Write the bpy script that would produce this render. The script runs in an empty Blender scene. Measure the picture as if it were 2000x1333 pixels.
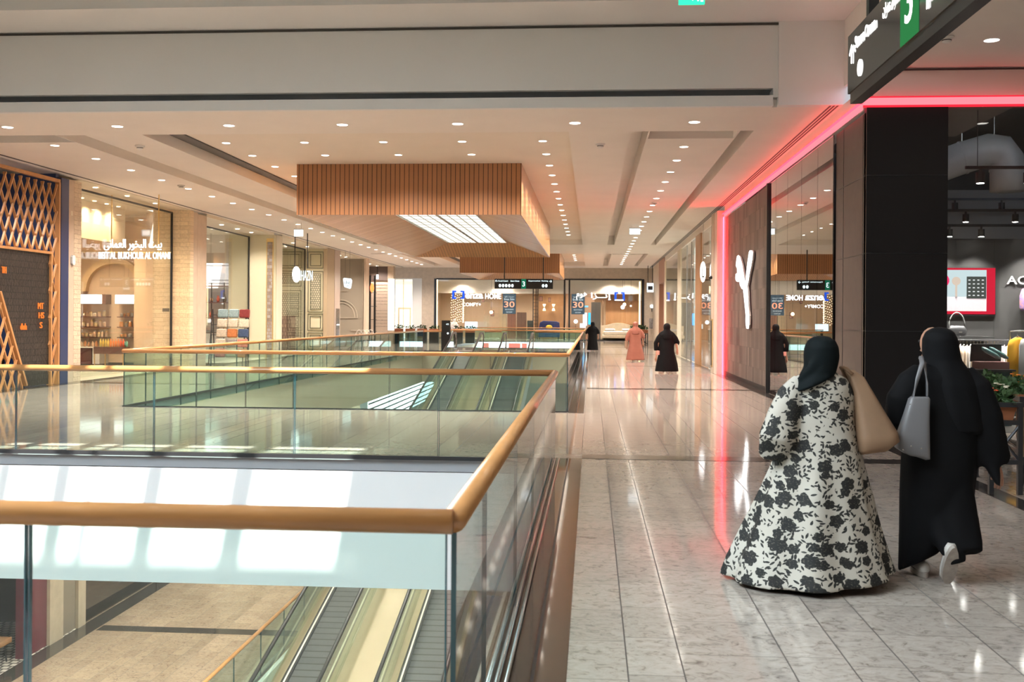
import bpy, bmesh, math, random
from math import sin, cos, pi, radians as R
from mathutils import Vector, Matrix, Euler
random.seed(7)
SC = bpy.context.scene
COL = SC.collection

# ------------------------------------------------------------------ camera
F_PX, YAW, PIT, ROL, CY = 2058.02, 0.07558, -0.00103, 0.006673, 621.92
fw = Vector((-sin(YAW)*cos(PIT), cos(YAW)*cos(PIT), -sin(PIT)))
rt = Vector((cos(YAW), sin(YAW), 0)); up = rt.cross(fw)
r2 = cos(ROL)*rt + sin(ROL)*up; u2 = -sin(ROL)*rt + cos(ROL)*up
cam = bpy.data.cameras.new('camera'); cam_o = bpy.data.objects.new('camera', cam); COL.objects.link(cam_o)
cam_o.matrix_world = Matrix(((r2.x, u2.x, -fw.x, 0), (r2.y, u2.y, -fw.y, 0), (r2.z, u2.z, -fw.z, 1.7), (0, 0, 0, 1)))
cam.sensor_width = 36; cam.lens = F_PX*36/2000; cam.shift_y = -(666.5-CY)/2000
cam.clip_start = 0.05; cam.clip_end = 400
cam.dof.use_dof = True; cam.dof.focus_distance = 16.0; cam.dof.aperture_fstop = 5.0
SC.camera = cam_o

# ------------------------------------------------------------------ world, sun, exposure
W = bpy.data.worlds.new('world'); SC.world = W; W.use_nodes = True
W.node_tree.nodes['Background'].inputs[0].default_value = (0.62, 0.78, 1.0, 1)
W.node_tree.nodes['Background'].inputs[1].default_value = 2.0
sun = bpy.data.lights.new('sun', 'SUN'); sun.energy = 11; sun.angle = R(0.9); sun.color = (1, 0.96, 0.88)
sun_o = bpy.data.objects.new('sun', sun); COL.objects.link(sun_o); sun_o.location = (2, -4, 20)
sun_o.rotation_euler = Vector((-0.18, 0.5, -1)).to_track_quat('-Z', 'Y').to_euler()
SC.view_settings.view_transform = 'Standard'; SC.view_settings.look = 'None'
SC.view_settings.gamma = 1; SC.view_settings.use_curve_mapping = False
SC.view_settings.exposure = 1.08
SC.cycles.transparent_max_bounces = 40
SC.cycles.max_bounces = 7; SC.cycles.diffuse_bounces = 4; SC.cycles.glossy_bounces = 4
SC.cycles.sample_clamp_indirect = 6.0
SC.cycles.caustics_reflective = False; SC.cycles.caustics_refractive = False
SC.cycles.use_light_tree = True

# ------------------------------------------------------------------ materials
def newmat(name):
    m = bpy.data.materials.new(name); m.use_nodes = True
    n = m.node_tree.nodes; b = n['Principled BSDF']
    return m, n, m.node_tree.links, b
def mat(name, col, rough=0.5, metal=0.0, emit=None, es=0.0, noise=0.0, nscale=8.0, stretch=(1, 1, 1), spec=0.5, col2=None, bump=0.0, coat=0.0):
    m, n, l, b = newmat(name)
    b.inputs['Base Color'].default_value = (*col, 1); b.inputs['Roughness'].default_value = rough
    b.inputs['Metallic'].default_value = metal; b.inputs['Specular IOR Level'].default_value = spec
    b.inputs['Coat Weight'].default_value = coat; b.inputs['Coat Roughness'].default_value = 0.08
    if emit is not None:
        b.inputs['Emission Color'].default_value = (*emit, 1); b.inputs['Emission Strength'].default_value = es
    if noise > 0 or col2 or bump > 0:
        tc = n.new('ShaderNodeTexCoord'); mp = n.new('ShaderNodeMapping'); mp.inputs['Scale'].default_value = stretch
        nz = n.new('ShaderNodeTexNoise'); nz.inputs['Scale'].default_value = nscale; nz.inputs['Detail'].default_value = 5
        l.new(tc.outputs['Object'], mp.inputs[0]); l.new(mp.outputs[0], nz.inputs[0])
        rp = n.new('ShaderNodeValToRGB')
        c2 = col2 or tuple(c*(1-noise) for c in col); c1 = col if col2 else tuple(min(1, c*(1+noise*0.6)) for c in col)
        rp.color_ramp.elements[0].color = (*c2, 1); rp.color_ramp.elements[0].position = 0.3
        rp.color_ramp.elements[1].color = (*c1, 1); rp.color_ramp.elements[1].position = 0.7
        l.new(nz.outputs[0], rp.inputs[0]); l.new(rp.outputs[0], b.inputs['Base Color'])
        if bump > 0:
            bp = n.new('ShaderNodeBump'); bp.inputs['Strength'].default_value = bump; bp.inputs['Distance'].default_value = 0.02
            l.new(nz.outputs[0], bp.inputs['Height']); l.new(bp.outputs[0], b.inputs['Normal'])
    return m
def emat(name, col, s):
    m = bpy.data.materials.new(name); m.use_nodes = True; n = m.node_tree.nodes; l = m.node_tree.links
    n.clear(); o = n.new('ShaderNodeOutputMaterial'); e = n.new('ShaderNodeEmission')
    e.inputs[0].default_value = (*col, 1); e.inputs[1].default_value = s; l.new(e.outputs[0], o.inputs[0]); return m
def glassmat(name, tint=(0.87, 0.955, 0.93), refl=1.0, rough=0.0, ior=1.5):
    m = bpy.data.materials.new(name); m.use_nodes = True; n = m.node_tree.nodes; l = m.node_tree.links
    n.clear(); o = n.new('ShaderNodeOutputMaterial'); mx = n.new('ShaderNodeMixShader')
    t = n.new('ShaderNodeBsdfTransparent'); g = n.new('ShaderNodeBsdfGlossy'); fr = n.new('ShaderNodeFresnel'); ge = n.new('ShaderNodeNewGeometry')
    t.inputs[0].default_value = (*tint, 1); g.inputs['Roughness'].default_value = rough
    mi = n.new('ShaderNodeMix'); mi.data_type = 'FLOAT'; mi.inputs[2].default_value = ior; mi.inputs[3].default_value = 1/ior
    l.new(ge.outputs['Backfacing'], mi.inputs[0]); l.new(mi.outputs[0], fr.inputs[0])
    mu = n.new('ShaderNodeMath'); mu.operation = 'MULTIPLY'; mu.inputs[1].default_value = refl; mu.use_clamp = True
    l.new(fr.outputs[0], mu.inputs[0]); l.new(mu.outputs[0], mx.inputs[0]); l.new(t.outputs[0], mx.inputs[1]); l.new(g.outputs[0], mx.inputs[2]); l.new(mx.outputs[0], o.inputs[0])
    return m
def mth(n, l, op, a, b=None, c=None):
    x = n.new('ShaderNodeMath'); x.operation = op
    for i, v in enumerate((a, b, c)):
        if v is None: continue
        if isinstance(v, (int, float)): x.inputs[i].default_value = v
        else: l.new(v, x.inputs[i])
    return x.outputs[0]
def granite_floor(name, base, dark, rough=0.07, tint=1.0):
    """polished granite laid in courses along Y of three widths, joints staggered"""
    m, n, l, b = newmat(name)
    g = n.new('ShaderNodeNewGeometry'); s = n.new('ShaderNodeSeparateXYZ'); l.new(g.outputs['Position'], s.inputs[0])
    X = mth(n, l, 'ADD', s.outputs[0], 0.115+110); Y = mth(n, l, 'ADD', s.outputs[1], 100)
    q = mth(n, l, 'DIVIDE', X, 1.1); fl = mth(n, l, 'FLOOR', q); fx = mth(n, l, 'MULTIPLY', mth(n, l, 'FRACT', q), 1.1)
    a = mth(n, l, 'GREATER_THAN', fx, 0.30); c = mth(n, l, 'GREATER_THAN', fx, 0.57)
    row = mth(n, l, 'ADD', mth(n, l, 'MULTIPLY', fl, 3), mth(n, l, 'ADD', a, c))
    wn = n.new('ShaderNodeTexWhiteNoise'); wn.noise_dimensions = '1D'; l.new(row, wn.inputs['W'])
    LEN = mth(n, l, 'ADD', 0.6, mth(n, l, 'MULTIPLY', c, 0.0))
    yy = mth(n, l, 'DIVIDE', mth(n, l, 'ADD', Y, wn.outputs['Value']), LEN)
    ty = mth(n, l, 'FLOOR', yy); fy = mth(n, l, 'MULTIPLY', mth(n, l, 'FRACT', yy), 0.6)
    def near(v, at, w): return mth(n, l, 'LESS_THAN', mth(n, l, 'ABSOLUTE', mth(n, l, 'SUBTRACT', v, at)), w)
    jl = mth(n, l, 'MAXIMUM', mth(n, l, 'MAXIMUM', near(fx, 0.30, 0.0038), near(fx, 0.57, 0.0038)), mth(n, l, 'MAXIMUM', near(fx, 0, 0.0038), near(fx, 1.1, 0.0038)))
    jc = mth(n, l, 'MULTIPLY', mth(n, l, 'MAXIMUM', near(fy, 0, 0.0038), near(fy, 0.6, 0.0038)), 0.55)
    j = mth(n, l, 'MAXIMUM', mth(n, l, 'MULTIPLY', jl, 0.9), jc)
    cmb = n.new('ShaderNodeCombineXYZ'); l.new(row, cmb.inputs[0]); l.new(ty, cmb.inputs[1])
    w2 = n.new('ShaderNodeTexWhiteNoise'); w2.noise_dimensions = '3D'; l.new(cmb.outputs[0], w2.inputs['Vector'])
    mp = n.new('ShaderNodeMapping'); mp.inputs['Scale'].default_value = (13, 17, 1); l.new(g.outputs['Position'], mp.inputs[0])
    mp.inputs['Rotation'].default_value = (0, 0, 0.3)
    off = n.new('ShaderNodeVectorMath'); off.operation = 'MULTIPLY_ADD'; l.new(w2.outputs['Color'], off.inputs[0]); off.inputs[1].default_value = (9, 9, 0); l.new(mp.outputs[0], off.inputs[2])
    nz = n.new('ShaderNodeTexNoise'); nz.inputs['Scale'].default_value = 0.8; nz.inputs['Detail'].default_value = 9; nz.inputs['Roughness'].default_value = 0.72; nz.inputs['Distortion'].default_value = 1.3
    l.new(off.outputs[0], nz.inputs[0])
    rp = n.new('ShaderNodeValToRGB'); e = rp.color_ramp.elements
    e[0].position = 0.30; e[0].color = (*dark, 1); e[1].position = 0.64; e[1].color = (*base, 1)
    e2 = e.new(0.47); e2.color = (*[x*0.78+y*0.22 for x, y in zip(base, dark)], 1)
    l.new(nz.outputs[0], rp.inputs[0])
    hs = n.new('ShaderNodeHueSaturation'); l.new(rp.outputs[0], hs.inputs['Color'])
    l.new(mth(n, l, 'ADD', 0.9, mth(n, l, 'MULTIPLY', w2.outputs['Value'], 0.2)), hs.inputs['Value'])
    mx = n.new('ShaderNodeMix'); mx.data_type = 'RGBA'; l.new(j, mx.inputs[0]); l.new(hs.outputs[0], mx.inputs[6]); mx.inputs[7].default_value = (0.07, 0.06, 0.055, 1)
    l.new(mx.outputs[2], b.inputs['Base Color'])
    l.new(mth(n, l, 'MULTIPLY', mth(n, l, 'SUBTRACT', 1.0, j), 0.5), b.inputs['Specular IOR Level'])
    l.new(mth(n, l, 'ADD', rough, mth(n, l, 'MULTIPLY', j, 0.3)), b.inputs['Roughness'])
    wv = n.new('ShaderNodeTexNoise'); wv.inputs['Scale'].default_value = 2.2; wv.inputs['Detail'].default_value = 2; l.new(g.outputs['Position'], wv.inputs[0])
    bp = n.new('ShaderNodeBump'); bp.inputs['Strength'].default_value = 0.02; bp.inputs['Distance'].default_value = 0.02
    l.new(wv.outputs[0], bp.inputs['Height']); l.new(bp.outputs[0], b.inputs['Normal'])
    return m
def brickmat(name, c1, c2, mortar, plane, bw, bh, msize=0.004, rough=0.6, offs=0.5, bias=0.0, bump=0.4, emitless=True):
    """brick/tile pattern in the plane 'YZ' or 'XZ' or 'XY' using real positions"""
    m, n, l, b = newmat(name)
    g = n.new('ShaderNodeNewGeometry'); s = n.new('ShaderNodeSeparateXYZ'); l.new(g.outputs['Position'], s.inputs[0])
    c = n.new('ShaderNodeCombineXYZ'); ax = {'X': 0, 'Y': 1, 'Z': 2}
    l.new(s.outputs[ax[plane[0]]], c.inputs[0]); l.new(s.outputs[ax[plane[1]]], c.inputs[1])
    br = n.new('ShaderNodeTexBrick'); br.offset = offs; br.inputs['Scale'].default_value = 1
    br.inputs['Brick Width'].default_value = bw; br.inputs['Row Height'].default_value = bh; br.inputs['Mortar Size'].default_value = msize
    br.inputs['Color1'].default_value = (*c1, 1); br.inputs['Color2'].default_value = (*c2, 1); br.inputs['Mortar'].default_value = (*mortar, 1); br.inputs['Bias'].default_value = bias
    l.new(c.outputs[0], br.inputs['Vector'])
    nz = n.new('ShaderNodeTexNoise'); nz.inputs['Scale'].default_value = 14; nz.inputs['Detail'].default_value = 6; l.new(c.outputs[0], nz.inputs[0])
    hs = n.new('ShaderNodeHueSaturation'); l.new(br.outputs[0], hs.inputs['Color']); l.new(mth(n, l, 'ADD', 0.75, mth(n, l, 'MULTIPLY', nz.outputs[0], 0.5)), hs.inputs['Value'])
    l.new(hs.outputs[0], b.inputs['Base Color']); b.inputs['Roughness'].default_value = rough
    if bump:
        bp = n.new('ShaderNodeBump'); bp.inputs['Strength'].default_value = bump; bp.inputs['Distance'].default_value = 0.03
        l.new(mth(n, l, 'SUBTRACT', nz.outputs[0], br.outputs['Fac']), bp.inputs['Height']); l.new(bp.outputs[0], b.inputs['Normal'])
    return m
def stripes(name, ca, cb, axis, pitch, frac, rough=0.5, metal=0, noise=0.15, coat=0.0, spec=0.5, grain=None):
    """stripes along one axis of the real position; ca wide, cb narrow groove"""
    m, n, l, b = newmat(name)
    g = n.new('ShaderNodeNewGeometry'); s = n.new('ShaderNodeSeparateXYZ'); l.new(g.outputs['Position'], s.inputs[0])
    q = mth(n, l, 'DIVIDE', mth(n, l, 'ADD', s.outputs[axis], 200.0), pitch)
    f = mth(n, l, 'GREATER_THAN', mth(n, l, 'FRACT', q), 1-frac)
    wn = n.new('ShaderNodeTexWhiteNoise'); wn.noise_dimensions = '1D'; l.new(mth(n, l, 'FLOOR', q), wn.inputs['W'])
    mx = n.new('ShaderNodeMix'); mx.data_type = 'RGBA'; l.new(f, mx.inputs[0])
    nz = n.new('ShaderNodeTexNoise'); nz.inputs['Scale'].default_value = 3; nz.inputs['Detail'].default_value = 6
    mp = n.new('ShaderNodeMapping'); mp.inputs['Scale'].default_value = grain or (1, 1, 1); l.new(g.outputs['Position'], mp.inputs[0]); l.new(mp.outputs[0], nz.inputs[0])
    hs = n.new('ShaderNodeHueSaturation'); hs.inputs['Color'].default_value = (*ca, 1)
    v = mth(n, l, 'ADD', 1-noise, mth(n, l, 'ADD', mth(n, l, 'MULTIPLY', wn.outputs[0], noise), mth(n, l, 'MULTIPLY', nz.outputs[0], noise)))
    l.new(v, hs.inputs['Value']); l.new(hs.outputs[0], mx.inputs[6]); mx.inputs[7].default_value = (*cb, 1)
    l.new(mx.outputs[2], b.inputs['Base Color']); b.inputs['Roughness'].default_value = rough; b.inputs['Metallic'].default_value = metal
    b.inputs['Coat Weight'].default_value = coat; b.inputs['Specular IOR Level'].default_value = spec
    return m

M = {}
M['floor'] = granite_floor('granite_tiles', (0.44, 0.385, 0.34), (0.15, 0.115, 0.098))
M['floor_low'] = granite_floor('brown_granite_tiles', (0.36, 0.265, 0.195), (0.12, 0.08, 0.06), 0.12)
M['brown_stone'] = mat('polished_brown_stone', (0.05, 0.035, 0.028), 0.06, spec=0.4, noise=0.3, nscale=20)
M['dark_stone'] = mat('polished_dark_stone', (0.045, 0.038, 0.035), 0.1, spec=0.6, noise=0.3, nscale=20)
M['ceil'] = mat('ceiling_paint', (0.86, 0.81, 0.75), 0.75, noise=0.03, nscale=0.8)
M['ceil_in'] = mat('coffer_paint', (0.84, 0.77, 0.68), 0.75, noise=0.03, nscale=0.8)
M['white'] = mat('white_paint', (0.80, 0.80, 0.78), 0.55, noise=0.02, nscale=0.7)
M['white_gloss'] = mat('white_fascia', (0.83, 0.85, 0.86), 0.35, noise=0.02, nscale=0.7)
M['grey_fascia'] = mat('grey_fascia', (0.36, 0.38, 0.41), 0.45, noise=0.05, nscale=2)
M['cream'] = mat('cream_paint', (0.72, 0.66, 0.53), 0.6, noise=0.04, nscale=1)
M['beige'] = mat('beige_stone', (0.55, 0.46, 0.36), 0.55, noise=0.1, nscale=4)
M['groove'] = mat('dark_groove', (0.07, 0.065, 0.06), 0.7)
M['wood'] = mat('handrail_wood', (0.50, 0.235, 0.082), 0.28, noise=0.16, nscale=3, stretch=(1, 1, 9), coat=0.4)
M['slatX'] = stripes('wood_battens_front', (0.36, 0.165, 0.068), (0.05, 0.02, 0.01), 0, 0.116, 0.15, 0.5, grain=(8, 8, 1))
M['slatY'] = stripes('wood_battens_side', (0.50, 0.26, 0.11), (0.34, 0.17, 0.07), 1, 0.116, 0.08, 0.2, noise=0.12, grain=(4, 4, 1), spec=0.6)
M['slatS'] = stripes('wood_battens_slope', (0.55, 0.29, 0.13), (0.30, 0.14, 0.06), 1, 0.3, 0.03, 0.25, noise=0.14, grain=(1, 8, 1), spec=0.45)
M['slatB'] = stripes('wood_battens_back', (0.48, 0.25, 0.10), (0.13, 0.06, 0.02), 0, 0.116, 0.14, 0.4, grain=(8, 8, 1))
M['glass'] = glassmat('railing_glass')
M['shopglass'] = glassmat('shop_glass', (0.97, 0.985, 0.98))
M['glass_edge'] = mat('glass_edge_green', (0.01, 0.07, 0.09), 0.1, spec=0.8)
M['metal'] = mat('brushed_metal', (0.55, 0.55, 0.54), 0.25, 1.0)
M['steel_dark'] = mat('dark_metal', (0.06, 0.06, 0.065), 0.3, 0.6)
M['black'] = mat('black_paint', (0.012, 0.012, 0.013), 0.4)
M['rubber'] = mat('black_rubber', (0.03, 0.03, 0.032), 0.3)
M['brass'] = mat('brass', (0.70, 0.50, 0.20), 0.3, 0.8)
M['lamp'] = emat('downlight_glow', (1.0, 0.90, 0.76), 9)
M['lamp_cool'] = emat('cool_downlight_glow', (1.0, 0.94, 0.86), 5)
M['lamp_warm'] = emat('warm_downlight_glow', (1.0, 0.80, 0.55), 9)
M['ring'] = mat('lamp_ring', (0.85, 0.83, 0.8), 0.4)
M['glow_white'] = emat('lit_letter_white', (1.0, 0.98, 0.95), 1.7)
M['glow_white_soft'] = emat('lit_letter_soft', (0.80, 0.97, 1.0), 0.85)
M['glow_red'] = emat('red_led', (1.0, 0.03, 0.05), 3.2)
M['glow_red_front'] = emat('red_led_front', (1.0, 0.02, 0.04), 0.7)
M['glow_red_side'] = emat('red_led_side', (1.0, 0.02, 0.035), 12.0)
M['glow_pink'] = emat('red_led_diffuser', (1.0, 0.20, 0.24), 0.75)
M['glow_blue'] = emat('lit_letter_blue', (0.03, 0.12, 0.8), 0.6)
M['glow_green'] = emat('exit_green', (0.02, 0.5, 0.22), 1.5)
M['glow_warm'] = emat('warm_lamp', (1.0, 0.72, 0.4), 4.0)

# ------------------------------------------------------------------ geometry helpers
class MB:
    def __init__(s): s.v = []; s.f = []; s.smooth = False
    def add(s, vs, fs):
        o = len(s.v); s.v += [tuple(v) for v in vs]; s.f += [tuple(i+o for i in f) for f in fs]; return s
    def box(s, x0, x1, y0, y1, z0, z1):
        if x0 > x1: x0, x1 = x1, x0
        if y0 > y1: y0, y1 = y1, y0
        if z0 > z1: z0, z1 = z1, z0
        return s.add([(x0,y0,z0),(x1,y0,z0),(x1,y1,z0),(x0,y1,z0),(x0,y0,z1),(x1,y0,z1),(x1,y1,z1),(x0,y1,z1)],
                     [(3,2,1,0),(4,5,6,7),(0,1,5,4),(1,2,6,5),(2,3,7,6),(3,0,4,7)])
    def obox(s, c, size, rot=(0,0,0)):
        m = Euler(rot).to_matrix(); c = Vector(c); a, b, d = [x/2 for x in size]
        vs = [c+m@Vector(p) for p in [(-a,-b,-d),(a,-b,-d),(a,b,-d),(-a,b,-d),(-a,-b,d),(a,-b,d),(a,b,d),(-a,b,d)]]
        return s.add(vs, [(3,2,1,0),(4,5,6,7),(0,1,5,4),(1,2,6,5),(2,3,7,6),(3,0,4,7)])
    def prism(s, pts, axis, a, b):
        """pts: 2-D outline in the other two axes (X: (y,z); Y: (x,z); Z: (x,y))"""
        def P(p, t): return {'X': (t, p[0], p[1]), 'Y': (p[0], t, p[1]), 'Z': (p[0], p[1], t)}[axis]
        n = len(pts); vs = [P(p, a) for p in pts]+[P(p, b) for p in pts]
        fs = [tuple(range(n-1, -1, -1)), tuple(range(n, 2*n))]+[(i, (i+1) % n, n+(i+1) % n, n+i) for i in range(n)]
        return s.add(vs, fs)
    def tube(s, path, r, n=10, flat=1.0, cap=True, upv=Vector((0, 0, 1))):
        P = [Vector(p) for p in path]; rr = r if isinstance(r, (list, tuple)) else [r]*len(P); rings = []
        for i, p in enumerate(P):
            if i == 0: d = (P[1]-P[0]).normalized()
            elif i == len(P)-1: d = (P[-1]-P[-2]).normalized()
            else:
                a = (P[i]-P[i-1]).normalized(); c = (P[i+1]-P[i]).normalized(); d = (a+c).normalized()
            u = upv if abs(d.dot(upv)) < 0.95 else Vector((1, 0, 0))
            x = d.cross(u).normalized(); y = x.cross(d).normalized()
            k = 1.0
            if 0 < i < len(P)-1: k = min(1.6, 1/max(0.4, a.dot(d)))
            sx = x*rr[i]; sy = y*rr[i]*flat
            if k > 1.05 and abs(d.z) < 0.3: sx = sx*k
            rings.append([p+sx*cos(2*pi*j/n)+sy*sin(2*pi*j/n) for j in range(n)])
        vs = [q for ring in rings for q in ring]; fs = []
        for i in range(len(P)-1):
            for j in range(n): fs.append((i*n+j, i*n+(j+1) % n, (i+1)*n+(j+1) % n, (i+1)*n+j))
        if cap: fs += [tuple(range(n-1, -1, -1)), tuple(range((len(P)-1)*n, len(P)*n))]
        return s.add(vs, fs)
    def cyl(s, c, r, h, n=20, r2=None):
        r2 = r if r2 is None else r2; x, y, z = c
        vs = [(x+r*cos(2*pi*i/n), y+r*sin(2*pi*i/n), z) for i in range(n)]+[(x+r2*cos(2*pi*i/n), y+r2*sin(2*pi*i/n), z+h) for i in range(n)]
        return s.add(vs, [tuple(range(n-1, -1, -1)), tuple(range(n, 2*n))]+[(i, (i+1) % n, n+(i+1) % n, n+i) for i in range(n)])
    def lathe(s, c, prof, n=16):
        x, y, z = c; m = len(prof); vs = []; fs = []
        for (r, h) in prof: vs += [(x+max(r, 1e-4)*cos(2*pi*i/n), y+max(r, 1e-4)*sin(2*pi*i/n), z+h) for i in range(n)]
        for k in range(m-1):
            for i in range(n): fs.append((k*n+i, k*n+(i+1) % n, (k+1)*n+(i+1) % n, (k+1)*n+i))
        fs += [tuple(range(n-1, -1, -1)), tuple(range((m-1)*n, m*n))]
        return s.add(vs, fs)
    def ball(s, c, r, n=10, sc=(1, 1, 1)):
        prof = []; x, y, z = c; o = len(s.v); m = max(4, n//2+1)
        vs = []; fs = []
        for k in range(m+1):
            t = pi*k/m
            rr = max(1e-4, sin(t)*r)
            vs += [(x+rr*sc[0]*cos(2*pi*i/n), y+rr*sc[1]*sin(2*pi*i/n), z-cos(t)*r*sc[2]) for i in range(n)]
        for k in range(m):
            for i in range(n): fs.append((k*n+i, k*n+(i+1) % n, (k+1)*n+(i+1) % n, (k+1)*n+i))
        fs += [tuple(range(n-1, -1, -1)), tuple(range(m*n, (m+1)*n))]
        return s.add(vs, fs)
    def loft(s, rings, cap=True):
        n = len(rings[0]); vs = [q for r in rings for q in r]; fs = []
        for i in range(len(rings)-1):
            for j in range(n): fs.append((i*n+j, i*n+(j+1) % n, (i+1)*n+(j+1) % n, (i+1)*n+j))
        if cap: fs += [tuple(range(n-1, -1, -1)), tuple(range((len(rings)-1)*n, len(rings)*n))]
        return s.add(vs, fs)
    def build(s, name, m=None, parent=None, smooth=False, bevel=0, origin=None):
        me = bpy.data.meshes.new(name)
        vs = [Vector(v) for v in s.v]
        if origin is None:
            if parent is None:
                xs = [v.x for v in vs]; ys = [v.y for v in vs]; zs = [v.z for v in vs]
                origin = Vector(((min(xs)+max(xs))/2, (min(ys)+max(ys))/2, min(zs)))
            else: origin = wloc(parent)
        origin = Vector(origin)
        me.from_pydata([v-origin for v in vs], [], s.f); me.validate(); me.update()
        if smooth:
            me.polygons.foreach_set('use_smooth', [True]*len(me.polygons))
        o = bpy.data.objects.new(name, me); COL.objects.link(o)
        if m is not None: me.materials.append(M[m] if isinstance(m, str) else m)
        if parent is not None:
            o.parent = parent; o.location = origin-wloc(parent)
            o['_w'] = tuple(origin)
        else: o.location = origin
        if smooth:
            try: me.shade_auto_smooth = True
            except Exception: pass
        if bevel:
            b = o.modifiers.new('bevel', 'BEVEL'); b.width = bevel; b.segments = 2; b.limit_method = 'ANGLE'
        return o
def wloc(o):
    v = Vector(o.location)
    while o.parent is not None: o = o.parent; v = v+Vector(o.location)
    return v
def tag(o, label=None, cat=None, group=None, kind=None):
    if label: o['label'] = label
    if cat: o['category'] = cat
    if group: o['group'] = group
    if kind: o['kind'] = kind
    return o
def thing(name, label, cat, loc=(0, 0, 0), group=None):
    o = bpy.data.objects.new(name, None); COL.objects.link(o); o.location = loc; o.empty_display_size = 0.1
    return tag(o, label, cat, group)
def struct(mb, name, m): return tag(mb.build(name, m), kind='structure')
def boxes(*bs):
    mb = MB()
    for b in bs: mb.box(*b)
    return mb
def dup(o, loc, label=None, group=None):
    def cp(a, par):
        c = a.copy(); COL.objects.link(c); c.parent = par
        for ch in list(a.children): cp(ch, c)
        return c
    c = cp(o, None); c.location = loc
    if label: c['label'] = label
    if group: c['group'] = group
    return c
_fc = {}
def text(name, body, m, parent, center, width=None, height=None, facing='-Y', depth=0.01, bold=0.0, shear=0.0):
    """lettering as a mesh: fitted to width and/or height (metres), centred at 'center', read when looking along the facing"""
    cu = bpy.data.curves.new(name, 'FONT'); cu.body = body; cu.size = 1; cu.extrude = 0.02; cu.offset = bold; cu.resolution_u = 3
    cu.align_x = 'LEFT'; cu.shear = shear
    t = bpy.data.objects.new('tmp', cu); COL.objects.link(t)
    dg = bpy.context.evaluated_depsgraph_get(); dg.update()
    me = bpy.data.meshes.new_from_object(t.evaluated_get(dg)); bpy.data.objects.remove(t); bpy.data.curves.remove(cu)
    xs = [v.co.x for v in me.vertices]; ys = [v.co.y for v in me.vertices]
    if not xs: return None
    w = max(xs)-min(xs); h = max(ys)-min(ys); cx = (max(xs)+min(xs))/2; cy = (max(ys)+min(ys))/2
    sx = width/w if width else height/h; sy = height/h if height else sx
    for v in me.vertices:
        a = (v.co.x-cx)*sx; b = (v.co.y-cy)*sy; d = v.co.z*depth/0.02
        if facing == '-Y': v.co = (a, -d, b)
        elif facing == '+X': v.co = (d, a, b)      # seen from +X side looking -X: left->right is +Y
        elif facing == '-X': v.co = (-d, -a, b)
        elif facing == '+Y': v.co = (-a, d, b)
    me.name = name; me.materials.clear(); me.materials.append(M[m] if isinstance(m, str) else m)
    o = bpy.data.objects.new(name, me); COL.objects.link(o)
    if parent: o.parent = parent; o.location = Vector(center)-wloc(parent)
    else: o.location = center
    return o
def slab_holes(x0, x1, y0, y1, z0, z1, holes):
    xs = sorted({x0, x1}|{max(x0, min(x1, h[i])) for h in holes for i in (0, 1)})
    ys = sorted({y0, y1}|{max(y0, min(y1, h[i])) for h in holes for i in (2, 3)})
    mb = MB(); inside = lambda x, y: any(h[0] < x < h[1] and h[2] < y < h[3] for h in holes)
    for i in range(len(ys)-1):
        run = None
        for j in range(len(xs)-1):
            ok = not inside((xs[j]+xs[j+1])/2, (ys[i]+ys[i+1])/2)
            if ok and run is None: run = xs[j]
            if (not ok) and run is not None: mb.box(run, xs[j], ys[i], ys[i+1], z0, z1); run = None
        if run is not None: mb.box(run, xs[-1], ys[i], ys[i+1], z0, z1)
    return mb
# ================================================================== the setting
ZC = 5.3; VL, VR = -8.9, -0.46          # ceiling height; void sides
VOIDS = [(VL, VR, 3.35, 12.85), (VL, VR, 19.3, 55.0), (VL, VR, 62.0, 80.0)]
struct(slab_holes(-30, 14, -8, 92, -0.18, 0, VOIDS), 'floor', 'floor')
struct(slab_holes(-30, 14, -8, 92, -1.63, -0.19, [(a+0.03, b-0.03, c+0.03, d-0.03) for a, b, c, d in []]+VOIDS), 'floor_slab', 'white')
tag(bpy.data.objects['floor_slab'], kind='structure')
# edges of the openings: a narrow grey band over a deep white fascia
for (a, b, c, d) in VOIDS:
    g = MB(); g.box(a, b, d-0.012, d+0.0, -0.18, -0.002); g.box(a, a+0.012, c, d, -0.18, -0.002); g.box(b-0.012, b, c, d, -0.18, -0.002); g.box(a, b, c, c+0.012, -0.18, -0.002)
    struct(g, 'trim', 'grey_fascia')
    f = MB(); f.box(a, b, d-0.01, d, -1.63, -0.19); f.box(a, a+0.01, c, d, -1.63, -0.19); f.box(b-0.01, b, c, d, -1.63, -0.19)
    struct(f, 'trim', 'white_gloss' if d < 20 else 'cream')
# dark stone bands let into the floor
for k in range(6):
    y = 12.9+13.07*k
    if k == 0: bs = [(-0.11, 3.9, y, y+0.4, 0, 0.003)]
    else: bs = [(-0.11, 3.9, y, y+0.4, 0, 0.003), (-13.2, VL-0.3, y, y+0.4, 0, 0.003)]
    struct(boxes(*bs), 'trim', 'dark_stone')
struct(boxes((3.9, 4.13, 8.0, 66, 0, 0.004), (-13.4, -13.0, 14, 71, 0, 0.004), (4.13, 5.9, 16.45, 16.6, 0, 0.004), (4.0, 4.35, 5, 8.0, 0, 0.004)), 'trim', 'dark_stone')
struct(boxes((VR+0.035, -0.28, 3.1, 12.9, 0, 0.003), (-0.262, -0.11, -8, 12.9, 0, 0.003), (VR+0.035, -0.28, 19.2, 55.3, 0, 0.003), (-0.262, -0.14, 19.2, 55.3, 0, 0.003)), 'trim', 'brown_stone')
struct(boxes((-0.28, -0.262, 3.1, 12.9, 0, 0.001), (-0.28, -0.262, 19.2, 55.3, 0, 0.001)), 'trim', 'black')
struct(boxes((VL-0.3, VR, 12.86, 12.95, 0, 0.004), ), 'trim', 'dark_stone')

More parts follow.
